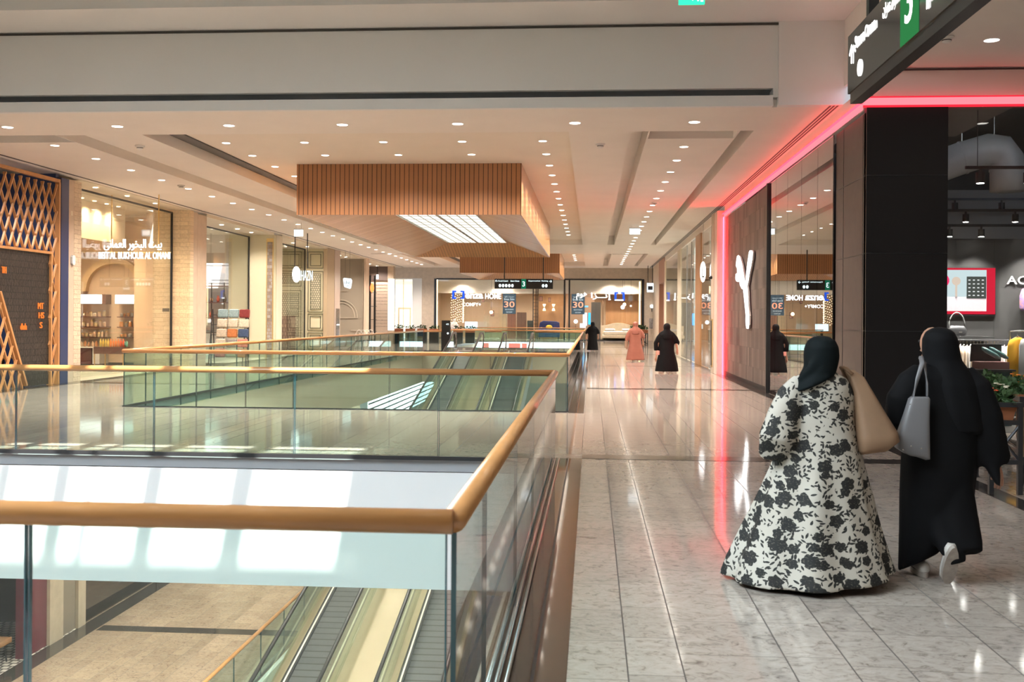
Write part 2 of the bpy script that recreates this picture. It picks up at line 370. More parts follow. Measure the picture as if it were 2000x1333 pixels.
# lower storey
ZL = -6.4
struct(slab_holes(-30, 6, -8, 92, ZL-0.4, ZL, [(-7.35, -2.45, 6, 33)]), 'floor', 'floor_low')
struct(boxes((-12, 2, -8, 60, -11.2, -11)), 'floor', 'floor_low')
for k in range(5):
    y = 13.2+13.2*k-0.1
    struct(boxes((-12.7, -7.45, y, y+0.45, ZL, ZL+0.004)), 'trim', 'dark_stone')
struct(boxes((-13.25, -12.75, 8, 88, ZL, ZL+0.005)), 'trim', 'dark_stone')
struct(boxes((-7.35, -7.25, 6, 33, ZL-0.6, ZL), (-7.35, -2.45, 33, 33.1, ZL-0.6, ZL), (-2.55, -2.45, 6, 33, ZL-0.6, ZL)), 'trim', 'white')
struct(boxes((-7.6, -7.45, 6, 33, -11, ZL-0.61), (-2.4, -2.2, 6, 33, -11, ZL-0.61), (-7.6, -2.2, 5.8, 6, -11, ZL-0.61)), 'wall_below', 'cream')
struct(boxes((0.5, 0.7, -8, 92, ZL, -1.63)), 'wall_right', 'white')
struct(boxes((-13, 0.5, -8, -7.8, -11, -1.63)), 'wall_back', 'white')
struct(boxes((-30, 0.5, 91.8, 92, ZL, -1.63)), 'wall_front', 'cream')

# ceilings
CZ = [(20.2, 50.7), (57.5, 70.5)]; holes = []
for a, b in CZ:
    holes += [(-8.9, -0.45, a, b), (-10.66, -10.05, a, b), (-12.4, -10.05, a, a+0.85), (0.70, 1.07, a, b), (2.77, 3.05, a, b), (0.70, 3.05, a, a+0.85)]
struct(slab_holes(-13.9, 4.9, 18.021, 73.24, ZC, ZC+0.14, holes), 'ceiling', 'ceil')
struct(boxes((-14, 5, 18.3, 73.3, 5.74, 5.8)), 'ceiling', 'ceil')
for a, b in CZ:
    struct(boxes((-8.9, -0.45, a, b, 5.55, 5.6)), 'ceiling', 'ceil_in')
    w = MB()
    # coffer and slot cheeks
    for x in (-8.9, -0.45, -10.66, -10.05, 0.70, 1.07, 2.77, 3.05): w.box(x-0.015, x+0.015, a, b, ZC+0.001, 5.74)
    for y in (a, b): w.box(-8.9, -0.45, y-0.015, y+0.015, ZC+0.001, 5.74); w.box(-10.66, -10.05, y-0.015, y+0.015, ZC+0.001, 5.74); w.box(0.70, 3.05, y-0.015, y+0.015, ZC+0.001, 5.74)
    w.box(-12.4, -10.66, a+0.84, a+0.86, ZC+0.001, 5.74); w.box(1.07, 2.77, a+0.84, a+0.86, ZC+0.001, 5.74); w.box(-12.4, -12.38, a, a+0.85, ZC+0.001, 5.74)
    struct(w, 'ceiling', 'ceil')
    struct(boxes((-8.86, -8.55, a+0.02, b-0.02, 5.52, 5.551)), 'trim', 'groove')  # flat dark strip standing in for the shaded gap beside the coffer ceiling
# ceiling linear air slots
struct(boxes(*[(x, x+0.035, 17.92, 73, ZC-0.004, ZC+0.01) for x in (3.93, 3.99, 4.05)]), 'trim', 'groove')
struct(boxes((-13.22, -13.14, 18, 73, ZC-0.006, ZC+0.01)), 'trim', 'groove')
# dropped strip over the left shop fronts
# high bulkhead where the tall atrium starts
YB = 17.9
struct(boxes((-14, 3.0, YB, YB+0.12, ZC, 5.48), (-14, 3.08, YB, YB+0.12, 5.6, 6.7), (3.001, 3.08, YB, YB+0.4, ZC+0.15, 5.599), (3.081, 4.9, YB-0.06, YB+0.119, ZC, 6.7), (-14, 2.97, YB+0.121, YB+0.36, 5.445, 5.475), (-14, 4.9, YB+0.121, YB+0.5, 5.70, 5.735)), 'wall_bulkhead', 'white')
struct(boxes((-14, 3.0, YB+0.361, YB+0.4, 5.45, 5.699)), 'trim', 'grey_fascia')  # cove back coloured grey to put the shade of the recess into it
struct(boxes((-14, 4.2, YB-0.02, YB-0.0, 6.655, 6.69)), 'trim', 'groove')
hl = [(-13, 2.6, 16.0, 16.55), (-9.6, -1.4, 8.72, 10.25), (-8.6, -2.0, -1.0, 6.5)]
struct(slab_holes(-14, 4.2, -8, 17.9, 6.7, 6.9, hl), 'ceiling', 'white')
struct(boxes((-13, 2.6, 16.0, 16.55, 6.9, 6.95)), 'ceiling', 'white')
struct(boxes((4.2, 14, -8, 16.6, 5.6, 5.75), (4.15, 4.2, -8, 17.9, 5.6, 6.7), (4.15, 4.2, -8, -7.9, 5.6, 6.7)), 'ceiling', 'ceil')
struct(boxes((4.18, 14, 16.6, 16.7, 5.18, 5.6)), 'wall_front', 'ceil')
struct(boxes((4.4, 14, 16.57, 16.6, 5.565, 5.585)), 'trim', 'groove')
# skylight strip: glazing bars over the opening, plus an unseen glowing pane added for daylight fill
bars = MB()
for (a, b) in [(-9.6, -8.3), (-7.55, -7.2), (-6.95, -6.77), (-6.2, -5.98), (-5.75, -5.66), (-5.02, -4.78), (-3.9, -3.62), (-2.43, -1.4)]: bars.box(a+0.75, b+0.75, 8.72, 10.25, 6.91, 6.99)
struct(bars, 'window_1', 'white')
sky = emat('daylight_fill_pane', (0.80, 0.93, 1.0), 7.0)
struct(boxes((-8.6, -2.0, -1.0, 6.5, 6.88, 6.9)), 'added_glow_pane', sky)

# walls of the mall shell
struct(boxes((-30, 14, -8.2, -8, 0, 7)), 'wall_back', 'beige')
struct(boxes((-13.6, -13.4, -8, 18.4, 0, 6.7), (-14, -13.4, 18.401, 19.9, 0, ZC)), 'wall_left', 'beige')
struct(boxes((13.8, 14, -8, 17.0, 0, 5.6)), 'wall_right', 'beige')
struct(boxes((-13.3, -12.9, -8, 8, ZL, -1.63)), 'wall_left', 'beige')
# end wall of the mall with the lit band over the far shop front
struct(boxes((-14.3, -13.25, 88, 88.4, 0, 5.12), (4.32, 9, 88, 88.4, 0, 5.12), (-30, 9, 88, 88.4, 5.121, 6.1), (-30, -16.8, 88, 88.4, 0, 5.12)), 'wall_front', 'beige')
struct(boxes((-30, 9, 73.3, 88.4, 6.1, 6.3), (-30, -13.9, 66, 73.4, 5.3, 5.4)), 'ceiling', 'white')
struct(boxes((-18.5, -13.9, 17.9, 28, 5.41, 5.5)), 'ceiling', 'ceil')
struct(boxes((-14, 5, 73.25, 73.35, 5.301, 6.09)), 'wall_front', 'white')
struct(boxes((4.14, 4.3, 65.5, 72, 0, 6.2), (8.8, 9, 72, 88, 0, 6.2), (4.2, 9, 71.9, 72, 0, 6.2)), 'wall_right', 'beige')
struct(boxes((-30, -29.8, 60, 92, 0, 6.2)), 'wall_left', 'beige')
# ================================================================== glass railings
def railing(label, path, joints, zb=-0.25, zt=1.035, wood=0.043, base=True, top=1.05, ends=()):
    """path: list of (x, y) corners; joints: per segment the distances where panes meet"""
    t = thing('glass_railing', label, 'railing', (path[0][0], path[0][1], 0))
    z = path[0][2] if len(path[0]) > 2 else 0
    for i in range(len(path)-1):
        a = Vector((path[i][0], path[i][1], 0)); b = Vector((path[i+1][0], path[i+1][1], 0)); L = (b-a).length; d = (b-a)/L; nrm = Vector((-d.y, d.x, 0))*0.0085
        cuts = [0.012]+list(joints[i])+[L-0.012]
        for k in range(len(cuts)-1):
            p = a+d*(cuts[k]+0.006); q = a+d*(cuts[k+1]-0.006)
            mb = MB(); z0, z1 = z+zb, z+zt
            vs = [p-nrm, q-nrm, q+nrm, p+nrm]; vs = [(v.x, v.y, z0) for v in vs]+[(v.x, v.y, z1) for v in vs]
            if d.x*0+1: mb.add(vs, [(3,2,1,0),(4,5,6,7),(0,1,5,4),(1,2,6,5),(2,3,7,6),(3,0,4,7)])
            g = mb.build('glass_pane', 'glass', t)
            for w in (p+d*0.0015, q-d*0.0015):
                e = MB(); n2 = nrm*1.02; dd = d*0.0025
                vs = [w-n2-dd, w-n2+dd, w+n2+dd, w+n2-dd]; vs = [(v.x, v.y, z0) for v in vs]+[(v.x, v.y, z1) for v in vs]
                e.add(vs, [(3,2,1,0),(4,5,6,7),(0,1,5,4),(1,2,6,5),(2,3,7,6),(3,0,4,7)]); e.build('pane_edge', 'glass_edge', g)
        if base:
            n3 = nrm*2.6; e = MB(); vs = [a-n3, b-n3, b+n3, a+n3]; vs = [(v.x, v.y, z-0.03) for v in vs]+[(v.x, v.y, z+0.018) for v in vs]
            e.add(vs, [(3,2,1,0),(4,5,6,7),(0,1,5,4),(1,2,6,5),(2,3,7,6),(3,0,4,7)]).build('base_channel', 'steel_dark', t)
    pts = []
    for i, p in enumerate(path):
        P = Vector((p[0], p[1], z+top))
        pts.append(P)
    h = MB(); h.tube(pts, wood, 14, 0.92)
    h.build('handrail', 'wood', t, smooth=True)
    return t
def cuts(L, step, first): 
    out = []; x = first
    while x < L-0.4: out.append(x); x += step
    return out
RX = VR+0.02
near = railing('closest glass railing with thick wooden handrail across the lower left', [(-8.9, 3.35), (RX, 3.35)], [[1.68+1.79*k for k in range(3)]+[7.05]], zb=-1.55)
railing('glass railing with wooden handrail running away beside the dark stone strip of the walkway', [(RX, 3.37), (RX, 12.75)], [cuts(9.4, 1.8, 1.0)], zb=-0.3)
railing('glass railing with sunlit wooden handrail on the near edge of the bridge', [(RX, 12.78), (-8.9, 12.78)], [[1.42+1.79*k for k in range(4)]], zb=-0.02)
railing('glass railing with wooden handrail on the far edge of the bridge over the second opening', [(RX, 19.35), (-8.85, 19.35)], [[1.42, 3.3, 5.12, 6.03, 6.98]], zb=-0.02)
railing('long glass railing receding along the left side of the second opening', [(-8.86, 19.4), (-8.86, 54.9)], [cuts(35.5, 1.8, 1.0)], zb=-0.2)
railing('long glass railing receding along the walkway side of the second opening', [(RX, 19.4), (RX, 54.9)], [cuts(35.5, 1.8, 1.0)], zb=-0.2)
railing('short glass railing left of the moving walkway landings', [(-8.8, 55.0), (-7.35, 55.0)], [[]], zb=-0.2)
railing('short glass railing between the two moving walkway landings', [(-5.6, 55.0), (-4.7, 55.0)], [[]], zb=-0.2)
railing('glass railing right of the moving walkway landings', [(-2.95, 55.0), (RX, 55.0)], [[1.2]], zb=-0.2)
railing('distant glass railing on the near edge of the third opening', [(-8.9, 62.0), (RX, 62.0)], [cuts(8.4, 1.8, 1.2)], zb=-0.1)
railing('distant glass railing in front of the furniture shop', [(-8.9, 80.0), (RX, 80.0)], [cuts(8.4, 1.8, 1.2)], zb=-0.1)
railing('distant glass railing along the walkway side of the third opening', [(RX, 62.0), (RX, 80.0)], [cuts(18, 1.8, 1.2)], zb=-0.1)
railing('lower storey glass railing with thin wooden handrail beside the moving walkways', [(-7.4, 8, ZL), (-7.4, 32.5, ZL)], [cuts(24.5, 1.8, 0.9)], zb=-0.4)
# steel channel pair along the foot of the walkway glass
ch = MB()
for x in (-0.50, -0.455): ch.tube([(x+0.07, 3.3, 0.016), (x+0.07, 12.8, 0.016)], 0.011, 8)
tag(ch.build('floor_rail', 'metal', smooth=True), 'twin thin steel strips along the foot of the walkway railing', 'metal strip')

# ================================================================== inclined moving walkways
def slope_z(y): return 0.2133*(y-55.0)
def travelator(xc, label):
    t = thing('moving_walkway', label, 'moving walkway', (xc, 55.0, 0))
    Y0, Y1 = 18.0, 55.0
    def sl(x0, x1, dz0, dz1, y0=Y0, y1=Y1):
        mb = MB(); n = 2
        vs = []
        for y in (y0, y1):
            z = slope_z(y); vs += [(x0, y, z+dz0), (x1, y, z+dz0), (x1, y, z+dz1), (x0, y, z+dz1)]
        return mb.add(vs, [(3,2,1,0),(4,5,6,7),(0,1,5,4),(1,2,6,5),(2,3,7,6),(3,0,4,7)])
    sl(xc-0.42, xc+0.42, -0.05, 0.0).build('pallet_belt', stripes('pallets', (0.05, 0.055, 0.06), (0.008, 0.008, 0.008), 1, 0.28, 0.16, 0.45, noise=0.2), t)
    for s in (-1, 1):
        a, b = sorted((xc+s*0.42, xc+s*0.56)); sl(a, b, -0.06, 0.06).build('skirt', 'steel_dark', t)
        a, b = sorted((xc+s*0.47, xc+s*0.51)); sl(a, b, 0.06, 0.065).build('skirt_line', 'cream', t)
        a, b = sorted((xc+s*0.56, xc+s*0.78)); sl(a, b, -0.1, 0.08).build('decking', M['deck'] if 'deck' in M else 'cream', t)
        x = xc+s*0.72
        g = MB(); n = []
        g.add([(x-0.006, Y0, slope_z(Y0)+0.08), (x+0.006, Y0, slope_z(Y0)+0.08), (x+0.006, Y1-0.3, slope_z(Y1-0.3)+0.08), (x-0.006, Y1-0.3, slope_z(Y1-0.3)+0.08),
               (x-0.006, Y0, slope_z(Y0)+0.93), (x+0.006, Y0, slope_z(Y0)+0.93), (x+0.006, Y1-0.3, slope_z(Y1-0.3)+0.93), (x-0.006, Y1-0.3, slope_z(Y1-0.3)+0.93)],
              [(3,2,1,0),(4,5,6,7),(0,1,5,4),(1,2,6,5),(2,3,7,6),(3,0,4,7)])
        g.build('glass_balustrade', 'glass', t)
        pts = [(x, Y0, slope_z(Y0)+0.97), (x, Y1-1.6, slope_z(Y1-1.6)+0.97), (x, Y1-0.6, 0.96), (x, Y1+0.5, 0.98)]
        pts += [(x, Y1+0.5+0.42*sin(a), 0.56+0.42*cos(a)) for a in [pi*k/8 for k in range(1, 9)]]
        MB().tube(pts, 0.045, 10).build('handrail', 'rubber', t, smooth=True)
        MB().box(x-0.05, x+0.05, Y1-0.4, Y1+0.7, 0.0, 0.16).build('newel_base', 'metal', t)
        nw = MB(); nw.tube([(x, Y1-0.5, 0.90), (x, Y1+0.45, 0.92)]+[(x, Y1+0.45+0.37*sin(a), 0.55+0.37*cos(a)) for a in [pi*k/8 for k in range(1, 8)]], 0.022, 8)
        nw.build('newel_trim', 'metal', t, smooth=True)
    MB().box(xc-0.62, xc+0.62, 54.9, 56.6, 0.0, 0.012).build('landing_plate', 'metal', t)
    sl(xc-0.75, xc+0.75, -0.9, -0.1).build('truss_casing', 'grey_fascia', t)
    return t
M['deck'] = mat('anodised_decking', (0.30, 0.235, 0.15), 0.35, 0.3)
travelator(-6.48, 'left inclined moving walkway with black handrails descending under the bridge')
travelator(-3.82, 'right inclined moving walkway with black handrails descending under the bridge')
mp_ = MB(); mp_.add([(-5.70, 18, slope_z(18)-0.2), (-4.60, 18, slope_z(18)-0.2), (-4.60, 54.9, -0.2), (-5.70, 54.9, -0.2), (-5.70, 18, slope_z(18)+0.10), (-4.60, 18, slope_z(18)+0.10), (-4.60, 54.9, 0.08), (-5.70, 54.9, 0.08)],
        [(3,2,1,0),(4,5,6,7),(0,1,5,4),(1,2,6,5),(2,3,7,6),(3,0,4,7)])
tag(mp_.build('cover_panel', M['deck']), 'wide beige metal panel filling the gap between the two moving walkways', 'panel')
# standing totem by the landing
tt = thing('information_totem', 'black freestanding totem sign beside the moving walkway landing', 'sign', (-7.53, 54.2, 0))
MB().box(-7.75, -7.31, 54.12, 54.3, 0, 1.62).build('body', 'black', tt)
text('lettering', '•M', 'glow_white_soft', tt, (-7.45, 54.1, 1.42), height=0.09)
text('arrow', '●', 'glow_white_soft', tt, (-7.42, 54.1, 0.95), height=0.1)

# ================================================================== timber-clad ceiling boxes with light panels
def lightpane(name):
    m = bpy.data.materials.new(name); m.use_nodes = True; n = m.node_tree.nodes; l = m.node_tree.links; n.clear()
    o = n.new('ShaderNodeOutputMaterial'); e = n.new('ShaderNodeEmission'); g = n.new('ShaderNodeNewGeometry'); s = n.new('ShaderNodeSeparateXYZ'); l.new(g.outputs['Position'], s.inputs[0])
    def band(ax, p, f):
        return mth(n, l, 'LESS_THAN', mth(n, l, 'FRACT', mth(n, l, 'DIVIDE', mth(n, l, 'ADD', s.outputs[ax], 100), p)), f)
    v = mth(n, l, 'MAXIMUM', band(0, 0.29, 0.16), band(1, 0.95, 0.13))
    mx = n.new('ShaderNodeMix'); mx.data_type = 'RGBA'; l.new(v, mx.inputs[0]); mx.inputs[6].default_value = (1, 0.97, 0.88, 1); mx.inputs[7].default_value = (0.30, 0.26, 0.17, 1)
    l.new(mx.outputs[2], e.inputs[0]); e.inputs[1].default_value = 0.66; l.new(e.outputs[0], o.inputs[0]); return m
M['pane'] = lightpane('prismatic_light_panel')
def wood_box(label, x0, x1, y0, y1, ztop, zb=4.28, zi=4.76):
    t = thing('timber_ceiling_box', label, 'ceiling feature', ((x0+x1)/2, y0, zb))
    c = (x0+x1)/2; a, b = c-1.17, c+1.17; ya, yb = y0+1.7, y1-1.7
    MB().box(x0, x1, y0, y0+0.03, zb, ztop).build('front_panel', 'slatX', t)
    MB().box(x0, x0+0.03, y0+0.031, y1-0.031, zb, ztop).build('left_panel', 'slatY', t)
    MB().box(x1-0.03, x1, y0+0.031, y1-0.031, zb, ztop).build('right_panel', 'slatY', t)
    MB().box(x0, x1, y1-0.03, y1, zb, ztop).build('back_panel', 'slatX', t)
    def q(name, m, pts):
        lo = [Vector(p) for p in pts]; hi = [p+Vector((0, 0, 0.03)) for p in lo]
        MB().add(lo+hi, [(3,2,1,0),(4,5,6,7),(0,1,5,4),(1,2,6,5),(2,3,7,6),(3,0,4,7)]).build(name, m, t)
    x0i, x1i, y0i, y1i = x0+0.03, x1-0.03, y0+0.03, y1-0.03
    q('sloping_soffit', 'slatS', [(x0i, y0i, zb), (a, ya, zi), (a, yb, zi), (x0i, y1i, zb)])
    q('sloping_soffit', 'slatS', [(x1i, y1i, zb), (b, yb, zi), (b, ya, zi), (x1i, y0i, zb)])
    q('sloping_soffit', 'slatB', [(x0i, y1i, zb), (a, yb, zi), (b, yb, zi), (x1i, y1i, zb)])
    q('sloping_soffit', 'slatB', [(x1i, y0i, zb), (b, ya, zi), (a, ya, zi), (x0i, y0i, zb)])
    MB().box(a, c-0.05, ya, yb, zi, zi+0.02).build('light_panel', 'pane', t)
    MB().box(c+0.05, b, ya, yb, zi, zi+0.02).build('light_panel', 'pane', t)
    boxes((c-0.05, c+0.05, ya, yb, zi-0.01, zi+0.03), (a-0.03, a, ya, yb, zi-0.02, zi+0.03), (b, b+0.03, ya, yb, zi-0.02, zi+0.03)).build('panel_frame', 'metal', t)
    return t
wood_box('large timber-slatted ceiling box with glowing panel, nearer of the two', -7.39, -1.75, 25.9, 43.7, 5.55)
wood_box('timber-slatted ceiling box, farther of the two', -7.39, -1.8, 58.6, 68.5, 5.55)

# ================================================================== recessed downlights
DLW = 350
def downlight(label, group, r=0.085, m='lamp', nm='downlight', wk=1.0):
    t = thing(nm, label, 'ceiling light', (0, 0, -50), group)
    ring = MB(); n = 20; o = r+0.022
    vs = [(r*cos(2*pi*i/n), r*sin(2*pi*i/n), -0.004) for i in range(n)]+[(o*cos(2*pi*i/n), o*sin(2*pi*i/n), -0.004) for i in range(n)]+[(o*cos(2*pi*i/n), o*sin(2*pi*i/n), 0.0) for i in range(n)]
    ring.add(vs, [(i, (i+1) % n, n+(i+1) % n, n+i) for i in range(n)]+[(n+i, n+(i+1) % n, 2*n+(i+1) % n, 2*n+i) for i in range(n)])
    for v in range(len(ring.v)): ring.v[v] = (ring.v[v][0], ring.v[v][1], ring.v[v][2]-50)
    ring.build('trim_ring', 'ring', t)
    d = MB(); d.cyl((0, 0, -50-0.004), r, 0.002, 16); d.build('diffuser', m, t)
    L = bpy.data.lights.new('beam', 'SPOT'); L.energy = DLW*(r/0.085)**2*wk; L.color = {'lamp': (1.0, 0.86, 0.75), 'lamp_warm': (1.0, 0.74, 0.45)}.get(m, (1.0, 0.90, 0.78))
    L.spot_size = R(136); L.spot_blend = 1.0; L.shadow_soft_size = r*0.8
    lo = bpy.data.objects.new('beam', L); COL.objects.link(lo); lo.parent = t; lo.location = (0, 0, -0.02)
    return t
def row(label, group, pts, m='lamp', r=0.085, wk=1.0):
    first = downlight(label, group, r, m, wk=wk)
    for k, p in enumerate(pts):
        if k == 0: first.location = p
        else: dup(first, p)
row('round downlight in the crosswise row nearest the camera', 'downlights in the front crosswise row', [(-11.13+2.16*k, 19.3, ZC) for k in range(7)], r=0.1)
row('round downlight in the lengthwise row over the right-hand walkway', 'downlights over the right walkway', [(1.88, 22.04+1.86*k, ZC) for k in range(26)])
row('round downlight in the lengthwise row right of the timber box', 'downlights right of the timber box', [(-1.08, 22.7+1.8*k, 5.55) for k in range(15)])
row('round downlight in the lengthwise row left of the timber box', 'downlights left of the timber box', [(-8.07, 22.7+1.8*k, 5.55) for k in range(15)])
row('round downlight in the two short rows in front of the timber box', 'downlights in front of the timber box', [(x, y, 5.55) for y in (22.7, 24.5) for x in (-6.31, -4.56, -2.83)])
row('round downlight in the lengthwise row before the left-hand shops', 'downlights before the left shops', [(-11.3, 21.4+1.84*k, ZC) for k in range(27)], wk=1.1)
row('round downlight in the distant coffer beside the far timber box', 'downlights in the far coffer', [(x, 59+1.9*k, 5.55) for x in (-1.08, -8.07) for k in range(6)])
row('round downlight on the high ceiling outside the sports shop', 'downlights of the side lobby', [(5.48, 15.0, 5.6), (7.6, 15.0, 5.6), (7.6, 12.0, 5.6), (5.48, 12.0, 5.6), (5.48, 9, 5.6), (5.48, 5.5, 5.6)], r=0.1, m='lamp_cool', wk=0.05)
row('round downlight on the high atrium ceiling', 'downlights on the atrium ceiling', [(1.5, y, 6.7) for y in (-4, -1, 2, 5, 8, 11)]+[(3.2, y, 6.7) for y in (-4, -1, 2, 5, 8, 11)], r=0.12, m='lamp_cool', wk=0.03)
row('unseen downlight added under the upper floor to light the lower storey', 'added downlights of the lower storey', [(x, y, -1.635) for x in (-11.3,) for y in range(3, 86, 4)]+[(x, y, -1.635) for x in (-9.8, -7, -4, -1.6) for y in (14.5, 17)], r=0.12)  # unseen lamps, added so that the lower storey gets light

# ceiling bits
def detector(p, label):
    t = thing('smoke_detector', label, 'smoke detector', p)
    x, y, z = p
    MB().lathe((x, y, z-0.09), [(0.03, 0), (0.06, 0.02), (0.065, 0.06), (0.1, 0.065), (0.1, 0.09)], 16).build('housing', 'ring', t, smooth=True)
    MB().cyl((x, y, z-0.055), 0.066, 0.012, 16).build('vent_band', 'steel_dark', t)
detector((0.15, 21.6, ZC), 'small white smoke detector on the ceiling between the coffer and the right slot')
detector((-9.5, 21.5, ZC), 'small smoke detector on the ceiling left of the large coffer')
detector((4.81, 14.8, 5.6), 'round smoke detector on the lobby ceiling left of the single downlight')
detector((1.9, 32.4, ZC), 'smoke detector beside the downlight row over the right walkway')
detector((-11.2, 28.0, ZC), 'smoke detector in the downlight row before the left shops')
def exit_sign(c, w, h, label, green=True):
    x, y, z = c
    t = thing('exit_sign', label, 'exit sign', (x, y, z-h/2))
    MB().box(x-w/2, x+w/2, y, y+0.05, z-h/2, z+h/2).build('light_box', 'glow_green' if green else 'glow_white_soft', t)
    if green:
        MB().prism([(x-w*0.44, z), (x-w*0.27, z+h*0.3), (x-w*0.27, z+h*0.12), (x-w*0.08, z+h*0.12), (x-w*0.08, z-h*0.12), (x-w*0.27, z-h*0.12), (x-w*0.27, z-h*0.3)], 'Y', y-0.004, y-0.001).build('arrow', 'glow_white_soft', t)
        f = MB(); f.ball((x+w*0.17, y-0.004, z+h*0.3), h*0.09, 8, (1, 0.1, 1)); f.prism([(x+w*0.1, z+h*0.2), (x+w*0.22, z+h*0.2), (x+w*0.2, z-h*0.05), (x+w*0.28, z-h*0.35), (x+w*0.22, z-h*0.38), (x+w*0.14, z-h*0.12), (x+w*0.04, z-h*0.35), (x, z-h*0.3), (x+w*0.1, z-h*0.02)], 'Y', y-0.004, y-0.001)
        f.build('running_figure', 'glow_white_soft', t)
        MB().box(x+w*0.33, x+w*0.44, y-0.004, y-0.001, z-h*0.4, z+h*0.4).build('door_symbol', 'glow_white_soft', t)
    else: MB().box(x-w*0.42, x+w*0.42, y-0.003, y-0.001, z-h*0.3, z+h*0.3).build('symbol', 'glow_white', t)
    MB().box(x-w/2-0.01, x+w/2+0.01, y-0.005, y+0.055, z+h/2, z+h/2+0.04).build('top_bracket', 'metal', t)
    r = MB(); top = ZC if y > 18 else 6.7
    for s in (-0.3, 0.3): r.tube([(x+w*s, y+0.025, z+h/2+0.04), (x+w*s, y+0.025, top)], 0.006, 6)
    r.build('hanger', 'metal', t)
exit_sign((1.285, 14.0, 6.0), 0.34, 0.26, 'green running-man exit sign at the top edge over the atrium')
exit_sign((1.62, 40.5, 5.09), 0.40, 0.22, 'white lit exit sign hanging in the right downlight row', False)
exit_sign((-11.05, 39.0, 4.9), 0.34, 0.25, 'pale exit sign hanging before the panelled left shop', False)

# ================================================================== big wayfinding sign at the right
ws = thing('wayfinding_sign', 'large black hanging wayfinding sign with white lettering and green panel, seen side-on at upper right', 'sign', (2.78, 8.5, 4.0))
sm = mat('sign_face', (0.035, 0.034, 0.032), 0.12, spec=0.6, emit=(0.05, 0.05, 0.045), es=0.0)
MB().box(2.70, 2.86, 5.6, 11.45, 4.12, 4.73).build('cabinet', sm, ws)
MB().box(2.72, 2.84, 5.6, 11.42, 4.01, 4.12).build('lower_rail', 'black', ws)
gp = MB().box(2.694, 2.699, 9.0, 9.52, 4.12, 4.73).build('green_panel', emat('green_panel', (0.04, 0.27, 0.08), 0.4), ws)
text('level_number', '3', 'glow_white', ws, (2.69, 9.26, 4.47), height=0.40, facing='-X', bold=0.008, depth=0.003)
text('arrow', '↑', 'glow_white', ws, (2.69, 11.25, 4.50), height=0.2, width=0.2, facing='-X', bold=0.008, depth=0.003)
text('lettering', 'Snow Oman', 'glow_white', ws, (2.69, 10.72, 4.58), width=0.78, height=0.12, facing='-X', bold=0.008, depth=0.003)
text('arabic_lettering', 'ﻥﺎﻤﻋ ﻮﻨﺳ', 'glow_white', ws, (2.69, 9.82, 4.59), width=0.5, height=0.13, facing='-X', bold=0.008, depth=0.003)
def disc(c, r, depth=0.004): # disc in the YZ plane
    mb = MB(); n = 28; x, y, z = c
    mb.prism([(y+r*cos(2*pi*i/n), z+r*sin(2*pi*i/n)) for i in range(n)], 'X', x-depth, x); return mb
disc((2.694, 10.93, 4.28), 0.085).build('symbol_disc', 'glow_white', ws)
disc((2.694, 8.32, 4.44), 0.13).build('symbol_disc', 'glow_white', ws)
disc((2.694, 7.9, 4.44), 0.13).build('symbol_disc', 'glow_white', ws)
pf = MB(); pf.box(2.69, 2.694, 8.60, 8.78, 4.50, 4.60); pf.box(2.69, 2.694, 8.66, 8.84, 4.38, 4.50); pf.box(2.69, 2.694, 8.72, 8.78, 4.24, 4.38); pf.box(2.69, 2.694, 8.64, 8.70, 4.28, 4.38)
pf.build('person_symbol', 'glow_white', ws)
for yy in (10.72, 6.4): MB().box(2.73, 2.83, yy, yy+0.1, 4.73, 6.7).build('hanging_post', 'black', ws)
MB().box(2.7, 2.86, 10.6, 10.95, 6.66, 6.7).build('ceiling_plate', 'black', ws)
# ================================================================== sports shop on the right
M['slab_tiles'] = brickmat('dark_slab_tiles', (0.04, 0.03, 0.027), (0.13, 0.105, 0.092), (0.025, 0.02, 0.018), 'YZ', 0.24, 0.5, 0.003, 0.5, offs=0.5, bump=0.1)
M['pier_panel'] = mat('lit_pier_panel', (0.085, 0.065, 0.058), 0.55, noise=0.1, nscale=6)  # paler copy for the pier side that catches the walkway light
M['pier_front'] = mat('shaded_black_panel', (0.011, 0.0095, 0.0105), 0.5, spec=0.3)  # near-black copy, shade of the pier front put into its colour; also a skirting
M['charcoal'] = mat('charcoal_wall', (0.02, 0.02, 0.021), 0.6)
M['duct'] = mat('galvanised_duct', (0.42, 0.40, 0.37), 0.5, 0.1, noise=0.1, nscale=3)
struct(boxes((4.16, 4.30, 25.35, 33.3, 0.12, 4.93)), 'wall_right', 'slab_tiles')
struct(boxes((4.13, 4.30, 25.35, 33.3, 0.0, 0.12)), 'baseboard_right', 'pier_front')
pw = MB(); pw.box(4.2, 4.34, 16.62, 18.6, 0.02, 4.93); struct(pw, 'wall_right', 'pier_panel')
gr = MB()
for z in (1.55, 2.75, 3.95): gr.box(4.195, 4.2, 16.62, 18.6, z, z+0.012)
gr.box(4.195, 4.2, 18.05, 18.062, 0, 4.93); gr.box(4.195, 4.2, 16.78, 16.79, 0, 4.93); struct(gr, 'trim', 'black')
struct(boxes((4.2, 5.42, 16.58, 16.72, 0.02, 5.02)), 'wall_right', 'pier_front')
struct(boxes(*[(4.2, 5.42, 16.574, 16.58, z, z+0.01) for z in (1.55, 2.75, 3.95)]), 'trim', 'steel_dark')
struct(boxes((4.2, 5.42, 16.56, 16.58, 0.0, 0.05)), 'baseboard_right', 'black')
